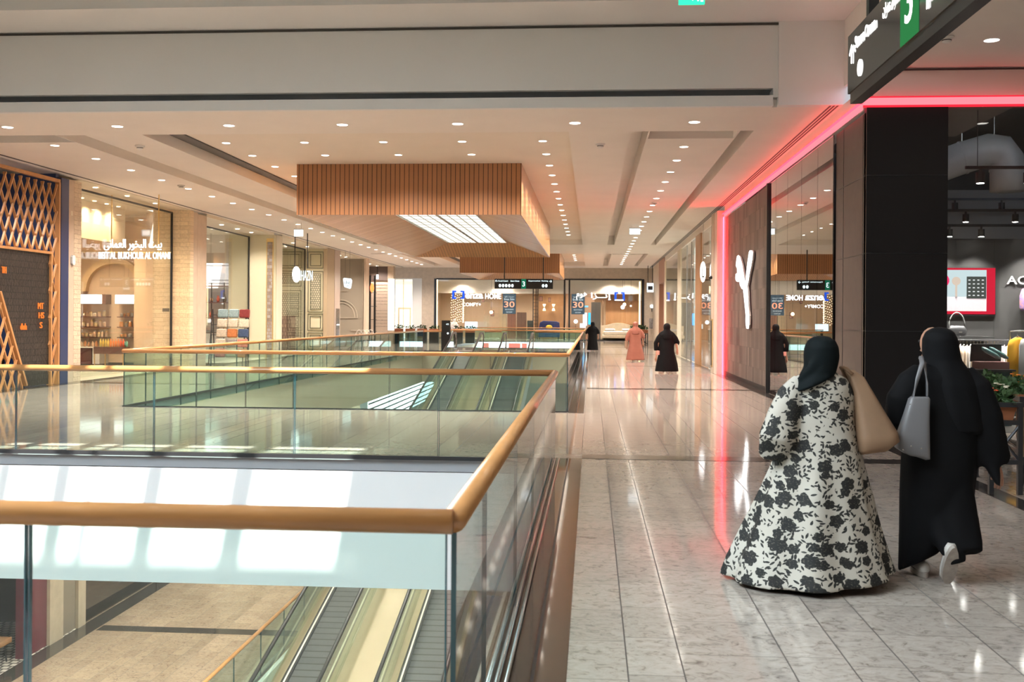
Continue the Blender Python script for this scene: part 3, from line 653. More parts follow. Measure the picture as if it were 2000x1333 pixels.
# glazing between slab wall and pier, with black end post
t = thing('shop_window', 'tall frameless mirror-like shop window between the dark pier and the tiled wall', 'window', (4.2, 22, 0))
M['dsg'] = glassmat('tinted_shop_glass', (0.55, 0.55, 0.55), 2.4)
for a, b in ((18.61, 19.85), (19.87, 21.35), (21.37, 22.85), (22.87, 24.3), (24.32, 25.2)): MB().box(4.15, 4.17, a, b, 0.02, 4.93).build('glass_pane', 'dsg', t)
MB().box(4.10, 4.22, 25.21, 25.34, 0.0, 4.95).build('end_post', 'black', t)
# second window facing the camera, right of the pier
t = thing('shop_window', 'shop window right of the dark pier looking into the unlit sports shop', 'window', (8, 16.62, 0))
MB().box(5.43, 9.2, 16.62, 16.64, 0.02, 5.0).build('glass_pane', 'shopglass', t)
MB().box(9.21, 13.8, 16.62, 16.64, 0.02, 5.0).build('glass_pane', 'shopglass', t)
# red light frame
t = thing('red_light_frame', 'glowing red light band framing the dark sports shop front', 'light strip', (4.2, 25, 4.93))
MB().box(4.10, 4.135, 16.55, 33.4, 4.955, 5.04).build('light_strip', 'glow_pink', t)
MB().box(4.135, 13.8, 16.50, 16.56, 5.03, 5.13).build('light_strip', 'glow_pink', t)
MB().box(4.10, 4.135, 33.36, 33.42, 0.0, 4.95).build('light_strip', 'glow_pink', t)
MB().box(4.06, 4.16, 16.57, 33.5, 5.041, 5.06).build('glow_edge', 'glow_red', t)
MB().box(4.16, 13.8, 16.46, 16.56, 5.131, 5.142).build('glow_edge', 'glow_red_front', t)
MB().box(4.085, 4.099, 33.28, 33.49, 0.0, 4.95).build('glow_edge', 'glow_red_side', t)
MB().box(4.14, 13.8, 16.56, 16.6, 5.0, 5.03).build('glow_edge', 'glow_red_front', t)
struct(boxes((3.92, 4.3, 33.5, 34.3, 0, 5.16)), 'wall_right', mat('pale_reveal', (0.72, 0.6, 0.52), 0.4))
struct(boxes((3.90, 3.93, 34.3, 35.0, 0, 5.16), (3.93, 4.3, 34.3, 35.2, 0, 5.16)), 'wall_right', 'beige')
struct(boxes((4.14, 4.3, 16.6, 33.5, 5.06, 5.3)), 'wall_right', 'ceil')
# leaping cat emblem standing off the tiled wall
cat_o = [(27.89,3.49),(27.72,3.53),(27.42,3.51),(27.27,3.46),(27.31,3.3),(27.53,3.12),(27.78,2.94),(27.96,2.76),(28.18,2.62),(28.06,2.44),(28.0,2.18),(27.91,1.96),(27.79,1.83),(27.81,1.6),(27.93,1.49),(28.26,1.5),(28.4,1.67),(28.39,1.86),(28.58,2.13),(28.77,2.39),(28.9,2.55),(29.18,2.58),(29.5,2.68),(29.62,2.79),(29.94,2.79),(30.3,2.83),(30.46,2.92),(30.38,3.03),(30.05,3.05),(30.14,3.19),(30.39,3.27),(30.27,3.4),(30.15,3.52),(29.9,3.54),(29.58,3.47),(29.16,3.24),(28.89,2.99),(28.65,2.79),(28.47,2.73),(28.33,2.97),(28.14,3.22)]
t = thing('emblem_sign', 'glowing white leaping-cat emblem on the dark tiled wall', 'sign', (4.1, 28.9, 1.5))
MB().prism(cat_o, 'X', 4.075, 4.085).build('lit_face', 'glow_white', t)
MB().prism(cat_o, 'X', 4.086, 4.13).build('side_return', mat('letter_side', (0.45, 0.42, 0.4), 0.5), t)

# inside the sports shop
struct(boxes((4.31, 13.8, 16.7, 33.4, 0.001, 0.006)), 'floor', mat('dark_shop_floor', (0.06, 0.055, 0.05), 0.3))
struct(boxes((5.3, 13.8, 21.4, 21.55, 0, 3.35)), 'wall_partition', stripes('ribbed_charcoal', (0.028, 0.027, 0.027), (0.012, 0.012, 0.012), 0, 0.9, 0.02, 0.5))
struct(boxes((4.31, 13.8, 30.0, 30.2, 0, 6.4)), 'wall_front', 'charcoal')
struct(boxes((6.6, 13.8, 25.0, 25.2, 3.3, 4.75)), 'wall_partition', mat('grey_bulkhead', (0.26, 0.25, 0.235), 0.7))
struct(boxes((4.31, 13.8, 16.7, 33.4, 6.4, 6.5)), 'ceiling', mat('black_ceiling', (0.03, 0.028, 0.027), 0.8))
struct(boxes((5.3, 13.8, 16.71, 18.2, 5.3, 5.4), (5.3, 7.0, 18.2, 21, 5.3, 5.4)), 'ceiling', mat('brown_soffit', (0.11, 0.09, 0.08), 0.7))
struct(boxes((13.7, 13.8, 16.7, 30, 0, 6.4)), 'wall_right', 'charcoal')
t = thing('air_duct', 'fat round grey ventilation duct bending downwards under the black shop ceiling', 'duct', (8, 22, 4.4))
dp = [(5.6, 22.3, 4.35), (6.6, 22.2, 4.72), (7.5, 22.1, 5.05), (8.0, 22.0, 5.2), (8.22, 22.0, 5.18), (8.34, 22.0, 5.0), (8.36, 22.0, 4.8), (8.36, 22.0, 4.35)]
MB().tube(dp, [0.33]*8, 20).build('duct_body', 'duct', t, smooth=True)
rg = []
for i in (1, 2, 6):
    a = Vector(dp[i]); b = Vector(dp[i+1]); MB().tube([a, a+(b-a).normalized()*0.04], 0.345, 20).build('duct_collar', 'duct', t)
for x, y, z in ((6.6, 22.2, 5.1), (7.5, 22.1, 5.4), (8.1, 22.0, 5.5)): MB().tube([(x, y, z-0.1), (x, y, 6.4)], 0.008, 6).build('hanger_wire', 'metal', t)
def track(label, x0, x1, y, z, spots, s=1.0, m='lamp_spot'):
    t = thing('track_light', label, 'spotlight track', ((x0+x1)/2, y, z))
    MB().box(x0, x1, y-0.02, y+0.02, z, z+0.05).build('track_rail', 'black', t)
    for x in (x0+0.2, x1-0.2): MB().tube([(x, y, z+0.05), (x, y, 6.4 if z < 5.2 else z+0.3)], 0.006, 6).build('hanger_wire', 'black', t)
    for x in spots:
        h = MB().cyl((x, y, z-0.24*s), 0.075*s, 0.18*s, 16).cyl((x, y, z-0.06*s), 0.02, 0.06*s, 8).build('spot_head', 'black', t)
        MB().cyl((x, y, z-0.245*s), 0.06*s, 0.006, 14).build('lens', m, h)
        L = bpy.data.lights.new('beam', 'SPOT'); L.energy = 260; L.spot_size = R(100); L.spot_blend = 0.8; L.shadow_soft_size = 0.05; L.color = (1, 0.95, 0.88)
        lo = bpy.data.objects.new('beam', L); COL.objects.link(lo); lo.parent = t; lo.location = Vector((x, y, z-0.27*s))-Vector(t.location)
M['lamp_spot'] = emat('shop_spot_glow', (1.0, 0.96, 0.9), 24)
track('black spotlight track nearest the dark shop window', 6.3, 9.4, 18.4, 4.30, (6.55, 7.33, 8.3, 9.1))
track('black spotlight track deeper in the dark shop, with four spots', 6.2, 9.8, 20.4, 3.78, (6.5, 7.0, 7.9, 8.8), 0.8)
track('black spotlight track just above the charcoal partition', 6.2, 10.5, 21.0, 3.55, (6.9, 7.5, 8.5, 9.5), 0.8)
track('black spotlight track along the rear of the dark shop', 5.6, 10.5, 24.0, 4.4, (6.6, 8.0, 9.0), 0.9)
# screen on the partition
t = thing('advert_screen', 'lit red-framed screen showing a lamp and a drawer cabinet', 'screen', (7.1, 21.35, 1.86))
MB().box(6.35, 7.92, 21.34, 21.4, 1.83, 2.80).build('frame', 'black', t)
MB().box(6.38, 7.89, 21.33, 21.34, 1.86, 2.77).build('red_border', emat('screen_red', (0.45, 0.01, 0.03), 0.8), t)
MB().box(6.42, 7.72, 21.322, 21.33, 1.92, 2.73).build('picture', emat('screen_wall', (0.42, 0.50, 0.52), 0.8), t)
MB().box(6.42, 7.72, 21.318, 21.322, 1.92, 2.20).build('picture_carpet', mat('screen_carpet', (0.12, 0.1, 0.11), 0.9, emit=(0.22, 0.19, 0.2), es=0.8, noise=0.3, nscale=60), t)
cb = MB().box(7.34, 7.71, 21.312, 21.317, 2.17, 2.60); cb.build('picture_cabinet', emat('scr_dark', (0.05, 0.055, 0.05), 0.8), t)
for i in range(5):
    for j in range(4): MB().box(7.37+0.085*j, 7.41+0.085*j, 21.309, 21.311, 2.22+0.075*i, 2.24+0.075*i).build('picture_drawer', emat('scr_lbl', (0.6, 0.6, 0.6), 0.8) if (i, j) == (0, 0) else bpy.data.materials['scr_lbl'], t)
MB().cyl((7.14, 21.316, 2.2), 0.02, 0.25, 8).ball((7.14, 21.316, 2.51), 0.085, 14, (1, 0.05, 1)).build('picture_lamp', emat('scr_lamp', (0.5, 0.4, 0.33), 0.8), t)
MB().ball((6.88, 21.314, 2.52), 0.13, 12, (1, 0.04, 1)).build('picture_jacket', emat('scr_pink', (0.75, 0.03, 0.12), 0.8), t)
t = thing('wall_lettering', 'pale capital lettering on the charcoal partition at the right edge', 'sign', (8.9, 21.38, 2.45))
text('letters', 'ACCESSORIES', mat('pale_letters', (0.6, 0.58, 0.56), 0.5, emit=(0.6, 0.58, 0.56), es=0.35), t, (9.0, 21.37, 2.535), width=1.75, height=0.16)
# shelf with handbag, backpack
MB_ = MB().box(6.2, 7.75, 20.95, 21.38, 1.40, 1.43)
tag(MB_.build('display_shelf', 'charcoal'), 'dark display shelf under the lit screen', 'shelf')
t = thing('handbag', 'small black shoulder bag standing on the shelf under the screen', 'bag', (7.1, 21.15, 1.43))
MB().loft([[(7.1+0.19*w*cos(a), 21.15+0.06*sin(a), 1.43+h) for a in [2*pi*k/16 for k in range(16)]] for w, h in ((0.8, 0.0), (1.0, 0.05), (1.0, 0.12), (0.75, 0.2))]).build('bag_body', mat('black_leather', (0.03, 0.03, 0.032), 0.3), t, smooth=True)
MB().tube([(6.98+0.0, 21.15, 1.60)]+[(7.1-0.15*cos(a), 21.15, 1.62+0.27*sin(a)) for a in [pi*k/10 for k in range(11)]], 0.014, 8).build('bag_strap', mat('grey_strap', (0.12, 0.12, 0.12), 0.4), t, smooth=True)
MB().box(7.12, 7.18, 21.08, 21.085, 1.5, 1.515).build('badge', 'metal', t)
t = thing('backpack', 'colourful patterned backpack hanging on the wall at the right edge', 'bag', (8.5, 21.2, 1.95))
bpm = mat('pattern_fabric', (0.5, 0.2, 0.15), 0.7, noise=0.0, nscale=18, col2=(0.08, 0.1, 0.35))
MB().loft([[(8.5+0.2*w*cos(a), 21.2+0.1*sin(a), 1.93+h) for a in [2*pi*k/16 for k in range(16)]] for w, h in ((0.85, 0.0), (1.0, 0.06), (1.0, 0.3), (0.8, 0.42), (0.4, 0.47))]).build('pack_body', bpm, t, smooth=True)
MB().tube([(8.45, 21.2, 2.38), (8.48, 21.2, 2.46), (8.54, 21.2, 2.46), (8.57, 21.2, 2.38)], 0.012, 6).build('pack_loop', 'black', t)
# clothes rail with garments
def garment(x, y, z, w, h, m, label, group=None, yaw=0.0, name='shirt'):
    t = thing(name, label, 'clothing', (x, y, z-h), group)
    n = 18; c, s = cos(yaw), sin(yaw)
    def ring(f, d, zz, ph): return [(x+c*(w/2*f*cos(a))-s*(d*sin(a)*(1+0.3*sin(3*a+ph))), y+s*(w/2*f*cos(a))+c*(d*sin(a)*(1+0.3*sin(3*a+ph))), zz) for a in [2*pi*k/n for k in range(n)]]
    MB().loft([ring(1.02, 0.022, z-h, 0), ring(1.0, 0.03, z-h*0.6, 1), ring(0.98, 0.035, z-0.14, 2), ring(0.8, 0.035, z-0.05, 2), ring(0.3, 0.03, z, 2)]).build('cloth', m, t, smooth=True)
    MB().tube([(x-c*w*0.36, y-s*w*0.36, z-0.05), (x, y, z+0.03), (x+c*w*0.36, y+s*w*0.36, z-0.05)], 0.006, 6).tube([(x, y, z+0.03), (x, y, z+0.09), (x+c*0.03, y+s*0.03, z+0.12)], 0.004, 6).build('hanger', 'metal', t)
    return t
t = thing('clothes_rail', 'dark clothes rail crowded with white garments behind the second woman', 'clothes rail', (7.2, 19.6, 0))
MB().tube([(6.3, 19.6, 1.38), (7.75, 19.6, 1.38)], 0.014, 8).build('top_rail', 'steel_dark', t)
for x in (6.3, 7.75): MB().tube([(x, 19.6, 0), (x, 19.6, 1.38)], 0.014, 8).build('post', 'steel_dark', t)
cw = [mat('white_cloth', (0.72, 0.70, 0.68), 0.8), mat('ecru_cloth', (0.60, 0.50, 0.40), 0.8), mat('grey_cloth', (0.3, 0.29, 0.29), 0.8)]
for k in range(22):
    garment(6.4+0.06*k, 19.6, 1.27, 0.46, 0.62+0.05*(k % 3), cw[(0, 0, 1, 0, 2)[k % 5]] if k > 5 else cw[1], 'garment hanging edge-on on the crowded rail behind the second woman', 'garments on the crowded rail', yaw=pi/2-0.12)
t = thing('clothes_rail', 'second clothes rail with yellow, grey and black tops at the right edge', 'clothes rail', (7.6, 18.2, 0))
MB().tube([(7.05, 18.4, 1.55), (8.3, 18.0, 1.62)], 0.014, 8).build('top_rail', 'metal', t)
for p in ((7.05, 18.4, 1.55), (8.3, 18.0, 1.62)): MB().tube([(p[0], p[1], 0), p], 0.014, 8).build('post', 'metal', t)
for k, (col, nm) in enumerate([((0.80, 0.42, 0.02), 'bright yellow'), ((0.5, 0.5, 0.5), 'light grey'), ((0.72, 0.72, 0.72), 'white'), ((0.02, 0.02, 0.02), 'black'), ((0.03, 0.03, 0.035), 'black striped')]):
    garment(7.16+0.17*k, 18.36-0.05*k, 1.45+0.01*k, 0.52, 0.66, mat('top_'+nm.replace(' ', '_'), col, 0.8), nm+' long-sleeved top on the right-hand clothes rail', None, 0.55, 'top')
# plinth with trainers
t = thing('display_plinth', 'dark green display plinth with pale lettering below the trainers', 'plinth', (6.75, 18.0, 0))
MB().box(6.25, 6.86, 17.8, 18.3, 0.0, 0.90).build('plinth_body', mat('dark_green', (0.012, 0.035, 0.035), 0.4), t)
MB().box(6.15, 6.90, 17.75, 18.35, 0.90, 0.93).build('plinth_top', 'steel_dark', t)
text('lettering', 'Slytherin', mat('pale_script', (0.5, 0.52, 0.5), 0.5, emit=(0.5, 0.5, 0.5), es=0.25), t, (6.55, 17.79, 0.75), width=0.45, height=0.11)
t = thing('shoe_box', 'open pinkish shoe box with dark lid holding glossy green trainers', 'box', (6.6, 18.0, 0.93))
MB().box(6.36, 6.84, 17.86, 18.2, 0.93, 1.05).build('box_body', mat('pink_brown_card', (0.22, 0.10, 0.09), 0.7), t)
MB().obox((6.6, 18.24, 1.19), (0.5, 0.02, 0.3), (0.15, 0, 0)).build('box_lid', 'charcoal', t)
t = thing('trainers', 'pair of glossy dark green trainers tilted on the open shoe box', 'shoes', (6.55, 18.0, 1.05))
gm = mat('green_gloss', (0.08, 0.16, 0.16), 0.15, spec=0.8)
for dx, dy in ((-0.05, 0), (0.1, 0.08)):
    MB().loft([[(6.5+dx+0.30*u, 18.0+dy+w*cos(a), 1.11+0.16*(1-u)+w*0.9*sin(a)) for a in [2*pi*k/12 for k in range(12)]] for u, w in ((0, 0.03), (0.2, 0.055), (0.5, 0.05), (0.8, 0.05), (1.0, 0.02))]).build('trainer', gm, t, smooth=True)

# ================================================================== glass shop fronts further along the right
XR = 4.14
t = thing('shop_window', 'tall glazed shop front just beyond the red light frame', 'window', (XR, 38, 0))
for a, b in ((35.25, 37.0), (37.04, 38.9), (38.94, 40.5)): MB().box(XR, XR+0.02, a, b, 0.03, 5.0).build('glass_pane', 'shopglass', t)
MB().box(XR-0.02, XR+0.06, 37.0, 37.05, 0, 5.0).build('mullion', 'brass', t); MB().box(XR-0.03, XR+0.04, 36.9, 36.98, 0.0, 5.0).build('mullion', 'steel_dark', t)
M['postwood'] = mat('brown_timber_post', (0.38, 0.20, 0.09), 0.4, noise=0.15, nscale=3, stretch=(1, 1, 0.2))
struct(boxes((XR-0.03, XR+0.3, 40.55, 42.5, 0, 5.05)), 'wall_right', 'postwood')
t = thing('shop_window', 'tall glazed shop front between the brown post and the cream post', 'window', (XR, 46, 0))
for a, b in ((42.55, 44.5), (44.54, 46.6), (46.64, 49.6)): MB().box(XR, XR+0.02, a, b, 0.03, 5.0).build('glass_pane', 'shopglass', t)
for y in (44.52, 46.62): MB().box(XR-0.02, XR+0.05, y-0.03, y+0.03, 0, 5.0).build('mullion', 'metal', t)
struct(boxes((XR-0.03, XR+0.3, 49.65, 51.4, 0, 5.05)), 'wall_right', 'cream')
t = thing('shop_window', 'most distant glazed shop front on the right before the brown portal', 'window', (XR, 56, 0))
for a, b in ((51.45, 54), (54.04, 57), (57.04, 59.6)): MB().box(XR, XR+0.02, a, b, 0.03, 5.0).build('glass_pane', 'shopglass', t)
struct(boxes((XR-0.03, XR+0.3, 59.65, 60.5, 0, 5.05)), 'wall_right', 'cream')
struct(boxes((XR-0.03, XR+0.25, 60.52, 65.6, 3.9, 5.3), (XR-0.03, XR+0.25, 65.0, 65.6, 0, 3.9), (XR-0.03, XR+0.25, 60.52, 61.2, 0, 3.9)), 'wall_right', mat('brown_portal', (0.30, 0.155, 0.10), 0.45))
struct(boxes((XR+0.3, XR+0.35, 61.2, 65.0, 0, 3.9)), 'wall_right', mat('grey_panel', (0.32, 0.29, 0.26), 0.6))
struct(boxes((XR, XR+0.3, 35.2, 65.6, 5.05, 5.3)), 'wall_right', 'ceil')
# shop interiors behind the right glazing
struct(boxes((4.5, 10, 35.2, 60.4, 0.001, 0.01)), 'floor', mat('pale_shop_floor', (0.5, 0.44, 0.38), 0.2))
struct(boxes((10, 10.2, 33.4, 60.5, 0, 5.3), (4.45, 10, 60.4, 60.5, 0, 5.3), (4.31, 10, 34.9, 35.1, 0, 5.3)), 'wall_right', mat('pale_shop_wall', (0.62, 0.60, 0.54), 0.6))
struct(boxes((4.31, 10, 35.1, 60.4, 5.2, 5.3)), 'ceiling', 'white')
row('square lamp in the bright right-hand shops', 'lamps in the right shops', [(6.2, y, 5.19) for y in range(37, 60, 3)], m='lamp_cool', r=0.14)
for y, lab in ((43.6, 'bright white lit column behind the glazing nearer the brown post'), (47.2, 'bright white lit column in the middle of the right shop front'), (55.2, 'bright white lit column in the most distant right shop front')):
    tag(boxes((4.55, 4.75, y, y+0.45, 0.6, 4.95)).build('lit_column', emat('lit_column', (0.85, 0.95, 0.85), 1.4) if 'lit_column' not in bpy.data.materials else bpy.data.materials['lit_column']), lab, 'column')
for k in range(16):
    x = 5.2+random.random()*1.0; y = 38+1.3*k+random.random(); z = 3.0+random.random()*0.5
    t = thing('globe_lamp', 'glowing globe lamp of the cluster hanging behind the right-hand glazing', 'lamp', (x, y, z), 'globe lamps behind the right glazing')
    MB().ball((x, y, z), 0.11, 12).build('globe', 'glow_warm', t, smooth=True); MB().tube([(x, y, z+0.1), (x, y, 5.2)], 0.005, 6).build('cord', 'brass', t)
t = thing('lit_lettering', 'row of glowing white letters reading across the right-hand shop glass', 'sign', (4.4, 47, 3.0))
text('arabic_letters', 'ﺖﻴﺒﻟﺍ ﺔﻋﻮﻤﺠﻣ', 'glow_white', t, (4.49, 43.0, 2.55), width=9, height=0.28, facing='-X', depth=0.01)
t = thing('blade_sign', 'white lit blade sign hanging on a rod before the green wall at right', 'sign', (3.95, 38.2, 3.4))
MB().prism([(3.97+0.10*cos(a)*1.0, 3.45+0.37*sin(a)) for a in [2*pi*k/24 for k in range(24)]], 'Y', 38.2, 38.3).build('light_box', 'glow_white', t)
text('letter', 'L', 'black', t, (3.97, 38.19, 3.45), width=0.08, height=0.4)
MB().tube([(3.97, 38.25, 3.82), (3.97, 38.25, ZC)], 0.012, 6).build('hanging_rod', 'metal', t)
gw = MB().box(4.45, 4.6, 36.0, 36.7, 0, 4.0); tag(gw.build('green_wall', mat('leaf_panel', (0.03, 0.10, 0.02), 0.7, noise=0.7, nscale=30, bump=1.0)), 'narrow dark green planted panel behind the glass beside the red frame', 'plant', kind='stuff')
t = thing('door_scanner', 'slim brass-framed control panel on the beige jamb left of the red frame', 'panel', (3.89, 34.6, 1.0))
MB().box(3.875, 3.90, 34.45, 34.85, 0.2, 1.75).build('panel_frame', 'brass', t); MB().box(3.87, 3.875, 34.5, 34.8, 0.25, 1.7).build('panel_face', 'steel_dark', t)
for k, (x, y, z, lab) in enumerate([(3.9, 34.7, 3.1, 'small dark dome camera on the beige jamb left of the red frame')]):
    tag(MB().ball((x-0.05, y, z), 0.06, 12).build('security_camera', 'black', smooth=True), lab, 'camera')
# hanging sign and sconce at the corner of the far end
t = thing('hanging_sign', 'small lit sign on two black rods at the far right corner', 'sign', (3.95, 70, 3.4))
MB().box(3.62, 4.05, 70, 70.12, 3.55, 4.15).build('light_box', 'glow_white_soft', t)
MB().box(3.68, 3.99, 69.985, 69.998, 3.7, 3.95).build('symbol', 'steel_dark', t)
for x in (3.68, 3.98): MB().tube([(x, 70.06, 4.15), (x, 70.06, ZC)], 0.025, 6).build('hanging_rod', 'black', t)
t = thing('wall_sconce', 'round white wall lamp on the beige end wall right of the furniture shop', 'lamp', (4.95, 87.9, 2.6))
MB().ball((4.95, 87.85, 2.85), 0.16, 12).build('globe', 'glow_white_soft', t, smooth=True); MB().box(4.92, 4.98, 87.9, 87.99, 2.4, 2.7).build('bracket', 'black', t)
t = thing('wall_picture', 'grey abstract picture leaning on the beige end wall', 'picture', (5.15, 87.9, 0.9))
MB().box(4.75, 5.7, 87.9, 87.97, 1.0, 1.85).build('canvas', mat('grey_canvas', (0.3, 0.28, 0.27), 0.7, noise=0.4, nscale=5), t)
for y, x0, x1 in ((84.0, 3.9, 4.9), (78.0, 3.7, 4.6)):
    pass
# ================================================================== left-hand shop fronts
XL = -13.4
def flank(y, x0, x1, m, z1=5.3, th=0.3): struct(boxes((x0, x1, y, y+th, 0, z1)), 'wall_left', m)
M['split_stone'] = brickmat('split_face_stone', (0.70, 0.56, 0.38), (0.80, 0.66, 0.46), (0.55, 0.43, 0.28), 'XZ', 0.55, 0.14, 0.006, 0.7, bump=0.9)
M['split_stone_y'] = brickmat('split_face_stone_side', (0.62, 0.50, 0.37), (0.72, 0.60, 0.44), (0.5, 0.4, 0.28), 'YZ', 0.4, 0.12, 0.006, 0.7, bump=0.9)
M['plain_stone'] = mat('plain_limestone', (0.58, 0.47, 0.36), 0.6, noise=0.08, nscale=3)
M['navy'] = mat('navy_panel', (0.018, 0.035, 0.11), 0.4)
M['lattice'] = mat('orange_oak', (0.52, 0.26, 0.10), 0.45, noise=0.15, nscale=4, stretch=(1, 1, 0.3))
M['panel_cream'] = mat('cream_panelling', (0.70, 0.66, 0.47), 0.5)
M['panel_dark'] = mat('dark_moulding', (0.15, 0.15, 0.09), 0.5)
M['warmgrey'] = mat('warm_grey_panel', (0.30, 0.265, 0.21), 0.55)
M['maroon'] = mat('maroon_panel', (0.085, 0.012, 0.014), 0.35)
M['shelf_brown'] = mat('dark_brown_shelf', (0.10, 0.04, 0.03), 0.4)
M['shopfloor'] = mat('pale_floor', (0.6, 0.52, 0.42), 0.2)
# restaurant front: diamond lattice over a navy wall
t = thing('lattice_screen', 'orange timber diamond lattice screen with black panel over the navy restaurant front', 'screen', (XL, 24, 0))
def inside(y, z):
    if z > 3.27: return y < 25.5 and z < 5.08
    if y > 25.17: return y < 25.5
    if y < 22.95+(2.22-z)*0.52: return z < 2.22+(22.95-y)*1.9
    return False
lat = MB(); W_, H_ = 0.33, 0.665
for i in range(-2, 24):
    for j in range(-1, 17):
        y0 = 20.0+i*W_/1+(W_/2 if j % 2 else 0); z0 = j*H_/2
        for s in (-1, 1):
            y1 = y0+s*W_/2; z1 = z0+H_/2
            if inside((y0+y1)/2, (z0+z1)/2) and z0 > -0.1:
                d = Vector((0, y1-y0, z1-z0)); L = d.length; a = math.atan2(d.z, d.y)
                lat.obox((XL+0.02*s, (y0+y1)/2, (z0+z1)/2), (0.05, L+0.02, 0.036), (a, 0, 0))
lat.build('diamond_lattice', 'lattice', t)
fr = MB(); fr.box(XL-0.05, XL+0.06, 20.0, 25.56, 5.06, 5.14); fr.box(XL-0.05, XL+0.06, 25.50, 25.57, 0, 5.06); fr.box(XL-0.05, XL+0.06, 20, 25.2, 3.24, 3.30); fr.box(XL-0.05, XL+0.06, 25.14, 25.2, 0, 3.24)
fr.obox((XL, 23.5, 1.15), (0.11, 2.48, 0.06), (-1.09, 0, 0))
fr.build('lattice_frame', 'lattice', t)
pm = brickmat('pierced_dark_panel', (0.018, 0.016, 0.015), (0.045, 0.037, 0.030), (0.004, 0.004, 0.005), 'YZ', 0.075, 0.15, 0.014, 0.45, bump=0.6)
pp = MB().prism([(22.0, 3.24), (22.0, 3.2), (22.35, 3.2), (22.95, 2.22), (24.1, 0.02), (25.14, 0.02), (25.14, 3.24)], 'X', XL-0.03, XL+0.0)
t2 = pp.build('pierced_panel', pm, t); t2['label'] = 'black pierced panel with a dense pattern of letters'
for (y, z, s, w) in ((24.72, 1.95, 'MT', 0.32), (24.75, 1.72, 'HS', 0.3), (24.74, 1.48, 'S', 0.14), (23.95, 1.45, 'dhala', 0.34), (23.1, 2.75, 'TH', 0.22)):
    text('glowing_letters', s, emat('amber_letter', (1.0, 0.22, 0.04), 0.6) if 'amber_letter' not in bpy.data.materials else bpy.data.materials['amber_letter'], t2, (XL+0.02, y, z), width=w*0.8, height=0.15, facing='+X')
struct(boxes((-17.4, -17.2, 19, 25.6, 0, 5.3), (-17.3, XL-0.1, 18.8, 19, 0, 5.3)), 'wall_left', 'navy')
struct(boxes((-15.6, -15.5, 19, 25.55, 2.9, 4.75)), 'wall_left', 'navy')
struct(boxes((XL-0.1, XL+0.05, 25.62, 26.01, 0, 5.2), (-17.4, XL-0.1, 25.62, 25.8, 0, 5.3)), 'wall_left', 'navy')
for k in range(5):
    y = 22.6+0.62*k
    c = thing('dining_chair', 'turquoise high-backed chair behind the lattice screen', 'chair', (-14.6, y, 0), 'turquoise chairs in the restaurant')
    tq = M.setdefault('turq', mat('turquoise_velvet', (0.03, 0.36, 0.30), 0.6, emit=(0.03, 0.36, 0.30), es=0.0))
    b = MB(); b.prism([(y-0.22, 0.45), (y+0.22, 0.45), (y+0.25, 0.75), (y+0.2, 0.98), (y+0.1, 1.07), (y-0.1, 1.07), (y-0.2, 0.98), (y-0.25, 0.75)], 'X', -14.86, -14.78); b.build('backrest', tq, c, bevel=0.02)
    MB().box(-14.85, -14.35, y-0.24, y+0.24, 0.40, 0.50).build('seat', tq, c, bevel=0.03)
    for sx in (-14.8, -14.4):
        for sy in (-0.2, 0.2): MB().tube([(sx, y+sy, 0), (sx, y+sy, 0.4)], 0.014, 6).build('leg', 'brass', c)
    if k < 3:
        tb = thing('cafe_table', 'small orange-brown table in front of the turquoise chairs', 'table', (-14.0, y+0.3, 0), 'restaurant tables behind the lattice')
        MB().box(-14.25, -13.75, y+0.02, y+0.58, 0.68, 0.72).build('table_top', 'lattice', tb); MB().tube([(-14.0, y+0.3, 0), (-14.0, y+0.3, 0.68)], 0.03, 8).build('leg', 'black', tb)
row('warm pendant-like downlight inside the navy restaurant', 'lamps in the restaurant', [(-14.6, 21.5+1.3*k, 5.25) for k in range(3)], m='lamp', r=0.07)
# limestone pier
struct(boxes((-17.4, XL, 26.02, 26.38, 0, 5.22)), 'wall_left', 'plain_stone')
struct(boxes((-17.4, XL, 26.385, 26.77, 0, 5.22)), 'wall_left', 'split_stone_y')
t = thing('wall_sensor', 'white rounded sensor unit on the limestone pier', 'sensor', (XL+0.03, 26.28, 3.0))
MB().prism([(26.2, 3.06), (26.25, 3.02), (26.31, 3.02), (26.36, 3.06), (26.36, 3.24), (26.31, 3.28), (26.25, 3.28), (26.2, 3.24)], 'X', XL, XL+0.06).build('casing', 'white', t, bevel=0.01)
MB().ball((XL+0.06, 26.28, 3.1), 0.015, 8).build('lens', 'glow_white', t)
struct(boxes((XL, XL+0.006, 26.2, 26.3, 4.3, 4.42)), 'trim', 'cream')
# ---- bath and oil shop
Y0, Y1 = 26.77, 34.3
struct(boxes((-19.2, XL, Y0, Y1, 5.28, 5.4), (-19.2, -14.9, Y1, 38, 5.28, 5.4)), 'ceiling', 'cream')
flank(Y1, -14.68, XL, 'split_stone', 5.28, 0.3)
struct(boxes((-14.68, XL, 34.601, 34.95, 0, 5.25)), 'wall_left', 'plain_stone')
struct(boxes((-19.2, -14.9, 37.6, 37.8, 0, 5.3), (-16.08, -15.2, 36.0, 37.6, 0, 5.27), (-15.2, -14.7, 34.96, 36, 0, 5.27), (-19.4, -19.2, Y0, 37.8, 0, 5.3)), 'wall_left', mat('peach_plaster', (0.78, 0.62, 0.46), 0.6))
struct(boxes((-19.3, XL, 26.77, 38, 0.001, 0.01)), 'floor', 'shopfloor')
struct(boxes((-15.75, -15.65, Y0, Y1, 4.12, 5.28), (-19.2, -15.75, 33.2, 33.3, 4.35, 5.28)), 'wall_left', mat('cream_header', (0.85, 0.74, 0.55), 0.6))
t = thing('shop_window', 'frameless glass front with thin black trim on the warm lit oil and soap shop', 'window', (-14.0, 30, 0))
